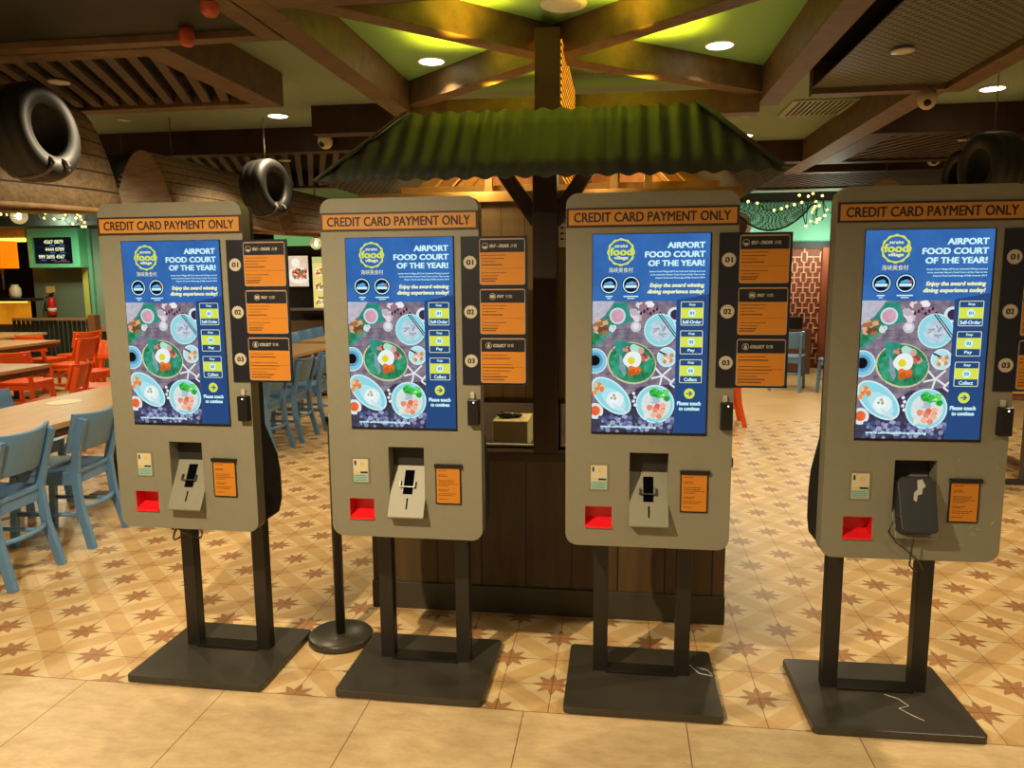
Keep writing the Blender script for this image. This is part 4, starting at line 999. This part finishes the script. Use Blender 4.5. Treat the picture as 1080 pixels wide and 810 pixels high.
place('o', -6.3, 8.5, 250, 'orange chair seen from the side, right of the other orange chairs')
place('o', -5.35, 7.3, 190, 'orange chair partly hidden by the left side of the leftmost kiosk')
place('o', -8.0, 9.75, 85, 'orange chair with a curved back between the two far tables')
place('o', -7.15, 9.2, 180, 'orange chair beside the end of the far left table')
place('o', -6.9, 6.9, 0, 'orange chair at the left edge on the far side of the second left table')
place('o', 1.02, 8.20, 180, 'orange chair of which one leg shows right of the third kiosk')
place('b', 2.26, 10.75, 70, 'blue chair standing before the lattice screen between the right kiosks')
place('b', 2.80, 10.30, 100, 'blue chair half hidden by the rightmost kiosk before the lattice screen')
place('b', 2.40, 6.3, 0, 'blue chair at the right edge behind the rightmost kiosk')
def table(label, x0, x1, y0, y1, z=.75):
    o = thing('dining_table', label, 'table', ((x0+x1)/2, (y0+y1)/2, 0), 0, 'wooden dining tables'); a, b = (x1-x0)/2, (y1-y0)/2
    MB(tablewood).box((-a,-b,z-.035),(a,b,z)).build('table_top', o, bevel=.004)
    MB(WOOD('table_edge', (92,58,36), (120,80,50), (4,4,4), .5)).box((-a+.02,-b+.02,z-.085),(a-.02,b-.02,z-.035)).build('apron', o)
    for sy in (-1, 1):
        MB(black).box((-.04,sy*b*.66-.04,.02),(.04,sy*b*.66+.04,z-.08)).build('leg', o)
        MB(black).box((-.25,sy*b*.66-.05,0),(.25,sy*b*.66+.05,.025)).build('foot', o, bevel=.004)
    return o
table('long wooden dining table at the left edge with a pale oval plaque on it', -3.90, -3.17, 2.6, 5.45)
table('wooden table second from the camera on the left, among the orange chairs', -6.25, -5.44, 4.6, 6.70)
table('wooden table on the left behind the wide-backed orange chair', -8.3, -7.42, 7.6, 9.35)
table('farthest wooden table on the left, before the railing', -9.5, -8.7, 9.4, 10.7)
table('wooden table between the two left kiosks behind the blue chairs', -4.10, -3.38, 6.2, 9.0)
table('second wooden table behind the blue chairs between the left kiosks', -4.05, -3.42, 9.3, 11.4)
table('wooden table at the right edge behind the rightmost kiosk', 2.62, 3.4, 5.75, 7.4)
ov = atz(67, 424, .752)
o = MB(M('pale_plaque', (222,190,140), .4)).prism([(ov.x+p[0], ov.y+p[1], .7505) for p in ell(0,0,.10,.115)], (0,0,.002)).build('table_plaque'); tag(o, 'pale oval plaque on the near left wooden table', 'plaque')

# ================================================================== FAR LEFT: SCREEN WALL, STALL, RAILING
WY = 12.0
def wbox(m, a, b, y0, d, name):   # upright block filling pixels a..b at depth y0
    p, q = aty(a[0], a[1], y0), aty(b[0], b[1], y0)
    return MB(m).box((min(p.x,q.x), y0, min(p.z,q.z)), (max(p.x,q.x), y0+d, max(p.z,q.z)))
p0, p1 = aty(30, 240, WY), aty(112, 240, WY)
structure(MB(olive).box((p0.x, WY, 0), (p1.x+2.0, WY+.15, CZ)).build('wall_partition')).name = 'wall_far_left'
dkpanel = M('dark_header', (40,38,30), .7)
structure(MB(dkpanel).box((-11.4, WY-.9, aty(60,238,WY-.9).z), (-6.2, WY-.05, CZ)).build('trim_1'))
limem = M('lime_post_paint', (176,180,84), .6)
for i, (a, b) in enumerate(((86,93),(92,97))):
    pa, pb = aty(a, 280, WY-.15), aty(b, 280, WY-.15)
    structure(MB((limem, teal)[i]).box((pa.x, WY-.15, 0), (pb.x, WY-.01, 2.5)).build('trim_%d' % (2+i)))
pa, pb = aty(95, 280, WY-.1), aty(135, 280, WY-.1)
structure(MB(M('grey_green_wall', (120,142,120), .7)).box((pa.x, WY-.1, .75), (pb.x, WY-.01, 2.5)).build('trim_4'))
structure(MB(M('pale_wood_trim', (170,130,86), .6)).box((pa.x-.1, WY-.2, .68), (pb.x, WY-.01, .78)).build('trim_5'))
yq = WY-.35
c = thing('display_cabinet', 'bright green wall cabinet holding a queue number screen above the fire extinguisher', 'display', aty(56, 282, yq))
inv = Matrix.Translation(c.location).inverted()
def cp(mb, name, **kw):
    o = mb.build(name, c, **kw); o.matrix_parent_inverse = inv; return o
tg = M('bright_green_cabinet', (104,196,150), .5)
a, b = aty(27,238,yq), aty(85,282,yq); a2, b2 = aty(33,250.5,yq), aty(77,278,yq)
m = MB(tg); m.box((a.x,yq,a2.z),(b.x,yq+.3,a.z)); m.box((a.x,yq,b.z),(b.x,yq+.3,b2.z)); m.box((a.x,yq,b2.z),(a2.x,yq+.3,a2.z)); m.box((b2.x,yq,b2.z),(b.x,yq+.3,a2.z)); cp(m, 'cabinet', bevel=.004)
m = MB(blackp); m.box((a2.x,yq+.04,b2.z),(b2.x,yq+.1,a2.z)); ts = cp(m, 'screen')
m = MB(e_cream); wd, ht = b2.x-a2.x, a2.z-b2.z; yy = yq+.038
flat(m, [(a2.x+.02,b2.z+.02),(b2.x-.02,b2.z+.02),(b2.x-.02,a2.z-.02),(a2.x+.02,a2.z-.02)], yy, EM('tv_black', (12,18,24), 1.0))
for i, (tx, s0, s1) in enumerate((('4567 0879',.26,.76),('4444 0709',.28,.77),('999 3695 4567',.10,.77))):
    z1 = a2.z-ht*(.10+.28*i); put_text(m, tx, a2.x+wd*s0, a2.x+wd*s1, z1-ht*.14, z1, yy-.002, e_cream, .10)
    for q in range(3):
        if i < 2 and q == 0: continue
        xx = a2.x+wd*(.16+.25*q); flat(m, [(xx,z1-ht*.215),(xx+wd*.13,z1-ht*.215),(xx+wd*.13,z1-ht*.18),(xx,z1-ht*.18)], yy-.002, EM('tv_blue', (70,110,190), 1.0))
    flat(m, [(a2.x+.03,z1-ht*.25),(b2.x-wd*.1,z1-ht*.25),(b2.x-wd*.1,z1-ht*.243),(a2.x+.03,z1-ht*.243)], yy-.002, EM('tv_line', (60,70,80), 1.0))
flat(m, [(a2.x+wd*.5,b2.z+ht*.07),(b2.x-wd*.12,b2.z+ht*.07),(b2.x-wd*.12,b2.z+ht*.09),(a2.x+wd*.5,b2.z+ht*.09)], yy-.002, EM('tv_red', (190,80,60), 1.0))
o = m.build('queue_numbers', ts, recalc=False)
# fire extinguisher
EXS = .72
p = aty(51, 334, WY-.2)
t = thing('fire_extinguisher', 'red fire extinguisher on the olive wall below the number screen', 'fire extinguisher', (p.x, WY-.092, p.z+.02))
MB(M('extinguisher_red', (190,22,28), .3)).lathe([(.085,0),(.09,.03),(.09,.33),(.06,.40),(.03,.43)], None, 24).build('cylinder', t)
MB(M('extinguisher_label', (220,206,190), .5)).lathe([(.0915,.08),(.0915,.17)], None, 24).build('label', t)
MB(blackp).box((-.03,-.03,.43),(.03,.03,.50)).build('valve', t); MB(blackp).bar((0,0,.49),(.09,-.04,.53),.03,.02).build('handle', t)
MB(blackp).tube([(-.03,0,.46),(-.12,-.02,.42),(-.16,-.02,.30),(-.17,-.02,.10)], .016, None, 8).build('hose', t)
b = wbox(M('safety_sticker', (206,176,110), .5), (48,302), (58,309), WY-.012, .01, ''); tag(b.build('wall_sticker'), 'small tan sticker on the olive wall above the fire extinguisher', 'sticker')
# railing
yr = 11.1; a, b = aty(14, 336, yr), aty(92, 336, yr)
t.scale = (EXS, EXS, EXS)
t = thing('railing', 'dark slatted railing behind the orange chairs, below the fire extinguisher', 'railing', (a.x, yr, 0))
inv = Matrix.Translation(t.location).inverted(); zt = a.z
o = MB(M('railing_top', (150,116,80), .5)).box((a.x,yr-.03,zt-.03),(b.x,yr+.05,zt+.01)).build('top_rail', t); o.matrix_parent_inverse = inv
n = 16
for i in range(n+1):
    x = a.x+(b.x-a.x)*i/n; o = MB(M('railing_dark', (40,40,34), .5)).box((x-.022,yr,.1),(x+.022,yr+.03,zt-.03)).build('baluster', t); o.matrix_parent_inverse = inv
o = MB(M('railing_dark', (40,40,34), .5)).box((a.x,yr,.06),(b.x,yr+.03,.12)).build('bottom_rail', t); o.matrix_parent_inverse = inv
tag(MB(WOOD('railing_post_wood', (120,84,50), (150,110,70), (3,3,1), .6)).box((b.x+.05,yr-.06,0),(b.x+.17,yr+.07,zt+.06)).build('post'), 'short wooden post at the right end of the railing', 'post')
# stall with glowing counter, lamp and woven sign
ys = 11.35
s = thing('stall_counter', 'amber-lit stall counter at the left edge with a dark worktop', 'counter', aty(10, 336, ys))
inv = Matrix.Translation(s.location).inverted()
def sp_(mb, name, **kw):
    o = mb.build(name, s, **kw); o.matrix_parent_inverse = inv; return o
a, b = aty(-25,318,ys), aty(32,342,ys)
sp_(MB(EM('amber_panel', (214,140,22), 1.0, (170,96,16), 3)).box((a.x,ys,b.z),(b.x,ys+.05,a.z)), 'lit_front')
sp_(MB(M('stall_top_dark', (34,26,22), .4)).box((a.x,ys-.05,a.z),(b.x,ys+.35,a.z+.05)), 'worktop')
sp_(MB(EM('led_strip', (255,220,90), 2.0)).box((a.x,ys-.03,a.z-.02),(b.x,ys-.01,a.z)), 'led_strip')
sp_(MB(brownw).box((a.x,ys,0),(b.x,ys+.35,b.z)), 'base')
l = thing('lamp', 'orange drum lampshade glowing at the left edge', 'lamp', aty(2, 283, ys))
MB(EM('orange_shade', (255,140,14), 1.15, (246,120,8), 2)).lathe([(.24,0),(.24,.43)], None, 32).build('lamp_shade', l); MB(black).tube([(0,0,-.35),(0,0,.0)], .02, None, 8).build('stem', l)
b = wbox(WOOD('woven_panel', (120,90,40), (210,176,100), (26,26,26), .7), (-15,238), (26,251), ys+.3, .05, ''); tag(b.build('woven_sign'), 'tan woven panel above the orange lamp', 'panel')
b = wbox(EM('led_strip', (255,220,90), 2.0), (-15,251.5), (26,255), ys+.28, .04, ''); tag(b.build('light_strip'), 'glowing yellow light strip under the woven panel', 'light strip')
b = MB(M('pale_jug', (206,190,160), .4)); p = aty(14, 312, ys+.1); b.lathe([(.07,0),(.09,.05),(.085,.16),(.05,.20),(.06,.22)], None, 20); tag(b.build('jug', loc=(p.x, ys+.15, aty(0,318,ys).z+.05)), 'pale jug standing on the amber-lit stall counter', 'jug')

# pendant bulb
def glass(name, rgb, e):
    m = bpy.data.materials.new(name); m.use_nodes = True; nt = m.node_tree; b_ = nt.nodes['Principled BSDF']
    b_.inputs['Base Color'].default_value = col(*rgb); b_.inputs['Roughness'].default_value = .05; b_.inputs['Transmission Weight'].default_value = 1; b_.inputs['IOR'].default_value = 1.1
    b_.inputs['Emission Color'].default_value = col(255,225,160); b_.inputs['Emission Strength'].default_value = e; return m
gl = glass('bulb_glass', (255,246,220), .22); fil = EM('filament', (255,240,200), 8.0)
def pendant(px, py, y, R, label):
    p = aty(px, py, y); t = thing('pendant_bulb', label, 'light bulb', p, 0, 'bare pendant bulbs')
    MB(gl).sphere((0,0,0), R, None, 1, 1, 1, 20).build('bulb', t); MB(fil).sphere((0,0,.0), R*.32, None, .8, .8, 1.3).build('filament', t)
    MB(blackp).lathe([(R*.35,R*.9),(R*.4,R*1.3),(R*.3,R*1.9)], None, 14).build('socket', t); MB(blackp).tube([(0,0,R*1.9),(0,0,CZ-p.z)], .004, None, 5).build('cord', t)
pendant(20, 228, 6.0, .066, 'bare round glowing bulb hanging at the left edge'); pendant(333.5, 257, 9.5, .075, 'bare glowing bulb hanging between the two left kiosks')
# string lights
sb = EM('fairy_bulb', (255,226,120), 4.0)
def string(label, pix, y):
    t = thing('string_lights', label, 'string lights', aty(pix[0][0], pix[0][1], y)); inv = t.location.copy()
    rnd = random.Random(5); pts = [aty(a, b, y+rnd.uniform(-.2,.2))-inv for a, b in pix]
    q = sorted(pts, key=lambda v: v.x); w = MB(M('string_wire', (24,30,18), .7))
    for a, b in zip(q, q[1:]): w.tube([a, (a+b)/2+Vector((0,0,-.04)), b], .006, None, 4)
    w.build('wire', t); src = None
    for p in pts:
        if src is None: src = MB(sb).sphere((0,0,0), .018, None, 1, 1, 1, 8).build('bulb', t); o = src
        else: o = src.copy(); C.objects.link(o)
        o.parent = t; o.location = p
string('warm fairy lights strung above the green number screen', [(345/9,200+210/9),(430/9,200+225/9),(475/9,200+200/9),(420/9,230),(650/9,225),(620/9,200+240/9),(735/9,226),(720/9,230),(770/9,232),(800/9,234.5),(760/9,228.5),(600/9,230.5),(515/9,231),(1,226),(7,226.5),(690/9,236),(780/9,239),(810/9,239)], 10.9)
string('warm fairy lights clustered over the green net between the right kiosks', [(770+a/5.754,190+b/5.754) for a, b in ((420,92),(435,135),(475,98),(503,82),(520,130),(560,95),(540,155),(500,195),(490,250),(530,240),(460,278),(635,185),(268,183),(312,173),(345,160),(165,140),(110,130),(390,148),(575,215),(590,180),(660,100),(515,160),(508,175),(525,255),(545,235))], 11.0)
string('sparse fairy lights high in the upper left corner', [(1,16),(13,11),(12,14),(26,25),(1,38),(33,24),(22,21)], 3.0) if False else None

# posters between the left kiosks
YP = 11.9
structure(MB(M('stall_wall_dark', (38,36,34), .6)).box((aty(296,300,YP).x, YP, 0), (aty(430,300,YP).x, YP+.1, 2.05)).build('wall_stall'))
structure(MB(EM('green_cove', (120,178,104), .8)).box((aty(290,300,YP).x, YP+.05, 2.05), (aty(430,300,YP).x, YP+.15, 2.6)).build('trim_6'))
e_p1 = EM('poster_tan', (222,186,150), 1.0, (240,222,200), 4)
def poster(px0, px1, py0, py1, label, fn):
    y = YP-.06; a, b = aty(px0,py0,y), aty(px1,py1,y); t = thing('food_poster', label, 'poster', Vector((a.x,y,b.z))); t.location = (a.x, y, b.z)
    w, h = b.x-a.x, a.z-b.z
    MB(blackp).box((-.02,0,-.02),(w+.02,.05,h+.02)).build('frame', t); m = MB(); fn(m, w, h, -.003); m.build('picture', t, recalc=False)
def f1(m, w, h, y):
    rnd = random.Random(2); flat(m, [(0,0),(w,0),(w,h),(0,h)], y, EM('poster_tan', (222,186,150)))
    flat(m, ell(w*.55,h*.35,w*.5,h*.26,.0), y-.001, EM('poster_plate', (244,236,222))) if False else None
    flat(m, clip(ell(w*.5,h*.36,w*.56,h*.27), 0,w,0,h), y-.001, EM('poster_plate', (246,238,224)))
    flat(m, clip(ell(w*.36,h*.78,w*.22,h*.14), 0,w,0,h), y-.001, EM('poster_bowl', (250,240,220)))
    for i in range(70): flat(m, clip(ell(w*.55+rnd.uniform(-.34,.34)*w, h*.42+rnd.uniform(-.15,.14)*h, w*.07, h*.035, rnd.uniform(0,3), 9), 0,w,0,h), y-.002-.0001*i, (EM('poster_red', (206,74,52)), EM('poster_orange', (230,130,84)), EM('poster_brown', (140,58,36)), EM('poster_green', (96,130,60)))[i % 4])
def f2(m, w, h, y):
    rnd = random.Random(4); flat(m, [(0,0),(w,0),(w,h),(0,h)], y, EM('poster_yellow', (236,214,120)))
    flat(m, [(0,h*.88),(w,h*.88),(w,h),(0,h)], y-.001, EM('poster_olive', (196,196,120)))
    for k_, z in enumerate((.72,.42,.14)):
        flat(m, clip(ell(w*.55,h*z,w*.42,h*.085), 0,w,0,h), y-.002, EM('poster_plate2', (250,236,190)))
        for i in range(12): flat(m, clip(ell(w*.55+rnd.uniform(-.3,.3)*w, h*z+rnd.uniform(-.05,.07)*h, w*.1, h*.024, rnd.uniform(0,3), 9), 0,w,0,h), y-.003-.0001*i, (EM('poster_gold', (226,150,40)), EM('poster_rust', (190,84,40)), EM('poster_leaf', (110,150,60)))[i % 3])
poster(304, 326, 270, 302, 'lit poster of a plate of red food between the two left kiosks', f1)
poster(329, 345, 271, 325, 'tall lit yellow poster of three dishes beside the second kiosk', f2)
b = wbox(M('ledge_grey', (150,146,140), .4), (296,325.5), (360,327.5), YP-.42, .33, ''); tag(b.build('shelf'), 'thin grey ledge below the food posters', 'shelf')
structure(wbox(M('stall_front', (120,100,78), .6), (296,338), (360,372), YP-.2, .1, '').build('trim_7'))

# ================================================================== FAR RIGHT BACKGROUND
YR = 13.2
a, b = aty(760,258,YR), aty(900,258,YR)
structure(MB(M('mint_wall', (120,178,150), .7)).box((a.x, YR, a.z), (b.x+.8, YR+.1, CZ)).build('wall_mint'))
structure(MB(dkpanel).box((a.x, YR-.5, aty(800,213,YR-.5).z), (b.x+.8, YR-.3, CZ)).build('trim_8'))
structure(MB(M('dark_rail', (30,24,20), .6)).box((a.x, YR-.06, a.z-.08), (b.x+.8, YR+.02, a.z+.03)).build('trim_9'))
t = thing('lattice_screen', 'red-brown screen with a pale geometric lattice between the right kiosks', 'screen', aty(840,350,YR-.02)); inv = Matrix.Translation(t.location).inverted()
a, b = aty(800,262,YR-.02), aty(867,262,YR-.02); zt = a.z; zb = .0
o = MB(M('screen_rust', (124,54,30), .6, noise=.1)).box((a.x,YR,zb),(b.x,YR+.03,zt)).build('panel', t); o.matrix_parent_inverse = inv
lm = M('lattice_pale', (222,168,132), .5); m = MB(lm); cw, ch = .29, .33; nx = int((b.x-a.x)/cw)+1; y = YR-.02
for i in range(nx+1):
    for j in range(int((zt-zb)/ch)+1):
        for ox, oz in ((0,0),(cw/2,ch/2)):
            cx, cz = a.x+i*cw+ox, zb+j*ch+oz; w, h_, th = .050, .088, .016
            if cz+.1 > zt or cz-.1 < zb: continue
            for q in ((-w,w,h_-th,h_),(-w,w,-h_,-h_+th),(-w,-w+th,-h_,h_),(w-th,w,-h_,h_),(-.008,.008,h_,h_+.08),(-.008,.008,-h_-.08,-h_),(w,w+.095,-.008,.008),(-w-.095,-w,-.008,.008)):
                xa_, xb_ = max(a.x, cx+q[0]), min(b.x, cx+q[1])
                if xb_-xa_ > .004: m.box((xa_,y,cz+q[2]),(xb_,y+.025,cz+q[3]))
o = m.build('lattice', t); o.matrix_parent_inverse = inv
structure(MB(WOOD('screen_post_wood', (130,60,34), (150,76,46), (3,3,1), .6)).box((b.x,YR-.1,0),(b.x+.16,YR+.05,zt)).build('trim_10'))
p = aty(838, 345, 12.4)
t = thing('beverage_machine', 'black machine standing before the lattice screen', 'machine', (p.x, 12.4, 0)); zz = aty(836,347,12.4).z
MB(M('cabinet_brown', (96,62,44), .6)).box((-.75,-.02,0),(.25,.4,zz)).build('cabinet', t, bevel=.005); MB(blackp).box((-.7,.0,zz),(.12,.35,zz+.18)).build('lower_body', t, bevel=.01); MB(blackp).box((-.7,.02,zz+.18),(-.10,.33,zz+.62)).build('upper_body', t, bevel=.01)
# draped net
t = thing('fishing_net', 'dark green net draped below the fairy lights between the right kiosks', 'net', aty(815,214,11.6)); base = t.location.copy()
nm = bpy.data.materials.new('net_mesh'); nm.use_nodes = True; nt = nm.node_tree; L = nt.links.new
bs = nt.nodes['Principled BSDF']; bs.inputs['Base Color'].default_value = col(40,62,50); bs.inputs['Roughness'].default_value = .8
tc = nt.nodes.new('ShaderNodeTexCoord'); bk = nt.nodes.new('ShaderNodeTexChecker'); bk.inputs['Scale'].default_value = 40; L(tc.outputs['Object'], bk.inputs['Vector'])
mr = nt.nodes.new('ShaderNodeMapRange'); mr.inputs[3].default_value = .35; mr.inputs[4].default_value = .95; L(bk.outputs['Fac'], mr.inputs[0]); L(mr.outputs[0], bs.inputs['Alpha'])
m = MB(nm); rows = []
for j in range(9):
    v = j/8; row = []
    for i in range(21):
        u_ = i/20; a = aty(768+u_*92, 211, 11.6); lo = aty(768+u_*92, 216+27*math.sin(PI*min(1,u_*1.05))**.8, 11.6)
        p = a.lerp(lo, v)-base; p.y = -.25*math.sin(PI*v)*math.sin(PI*u_); row.append(p)
    rows.append(row)
m.grid(rows); m.build('net', t)
g = MB(M('net_rope', (26,34,26), .8)); g.tube([rows[-1][i] for i in range(21)], .014, None, 6); g.build('edge_rope', t)
p = aty(779, 238, 12.6); t = thing('oval_sign', 'white-rimmed oval sign on the mint wall beside the third kiosk', 'sign', p)
m = MB(M('sign_brown', (90,60,44), .6)); slab(m, ell(0,0,.13,.15), 0, .03, None); m.build('face', t); m = MB(rimm); ring2(m, ell(0,0,.19,.21), ell(0,0,.13,.15), -.01, rimm); m.build('rim', t, solid=.03)
b = wbox(M('menu_red', (196,24,30), .5), (1073,288), (1110,326), 9.755, .04, ''); mo = b.build('menu_board'); tag(mo, 'red board with pale rows at the right edge behind the rightmost kiosk', 'board')
m = MB(cream)
for i in range(4):
    a, b = aty(1075.5,304+i*5,9.75), aty(1083,306.5+i*5,9.75); flat(m, [(a.x,b.z),(b.x,b.z),(b.x,a.z),(a.x,a.z)], 9.752, cream)
m.build('board_rows', mo, recalc=False)
structure(wbox(M('partition_beige', (150,116,84), .6), (1050,284), (1140,384), 9.8, .1, '').build('trim_11'))

# ================================================================== LIGHT
WARM = (1.0, .82, .52)
spot(-1.5, .65, CZ-.03, 430, 150, WARM, .5, .03); spot(1.3, .2, CZ-.03, 55, 150, WARM, .5, .06)
for x, y, e_ in ((-4.6,1.6,70),(3.6,1.6,80),(-4.6,5.2,130),(-7.0,8.0,170),(-2.3,8.8,110),(2.3,3.6,150),(3.6,6.6,120),(1.2,10.4,160),(-9.0,6.0,150),(-1.5,-1.4,70),(1.5,-1.4,50),(-2.5,11.2,110),(-2.4,3.9,70),(-8.0,10.5,150),(1.6,8.6,120)): spot(x, y, 2.57, e_, 155, WARM, .6, .06)
def up_light(x, y, z, power, color, sx, sy):
    l = bpy.data.lights.new('cove_lamp', 'AREA'); l.shape = 'RECTANGLE'; l.size = sx; l.size_y = sy; l.energy = power; l.color = color
    o = bpy.data.objects.new('cove_lamp', l); C.objects.link(o); o.location = (x, y, z); o.rotation_euler = (PI, 0, 0); return o
LIME = (1, .62, .04)
for x, y, e_, sz in ((-.84,4.06,6,.34),(.16,4.06,6,.34),(-.66,3.50,3.4,.22),(-.02,3.50,3.4,.22),(-.62,4.62,8,.26),(.02,4.62,9,.26)): up_light(x, y, 2.58, e_, LIME, sz, sz).data.spread = math.radians(100)
point(-.65, 4.0, 2.02, 5.0, (1,.66,.25), .05); point(.05, 4.0, 2.02, 5.0, (1,.66,.25), .05)
point(-.62, 3.345, 2.0, 3.2, (1,.74,.38), .04); point(-.1, 3.345, 2.0, 1.6, (1,.74,.38), .04)
point(aty(56,240,10.9).x, 10.9, 2.45, 34, (.75,1,.75), .1); point(aty(56,240,10.9).x+.5, 11.5, 2.45, 9, (.9,1,.5), .1)
point(1.9, 12.7, 2.0, 22, (.75,1,.82), .15); point(3.2, 12.7, 2.0, 22, (.75,1,.82), .15); point(2.9, 12.4, 1.7, 16, (1,.7,.45), .1)
w = bpy.data.worlds.new('world'); S.world = w; w.use_nodes = True
w.node_tree.nodes['Background'].inputs[0].default_value = (1, .80, .52, 1); w.node_tree.nodes['Background'].inputs[1].default_value = .14
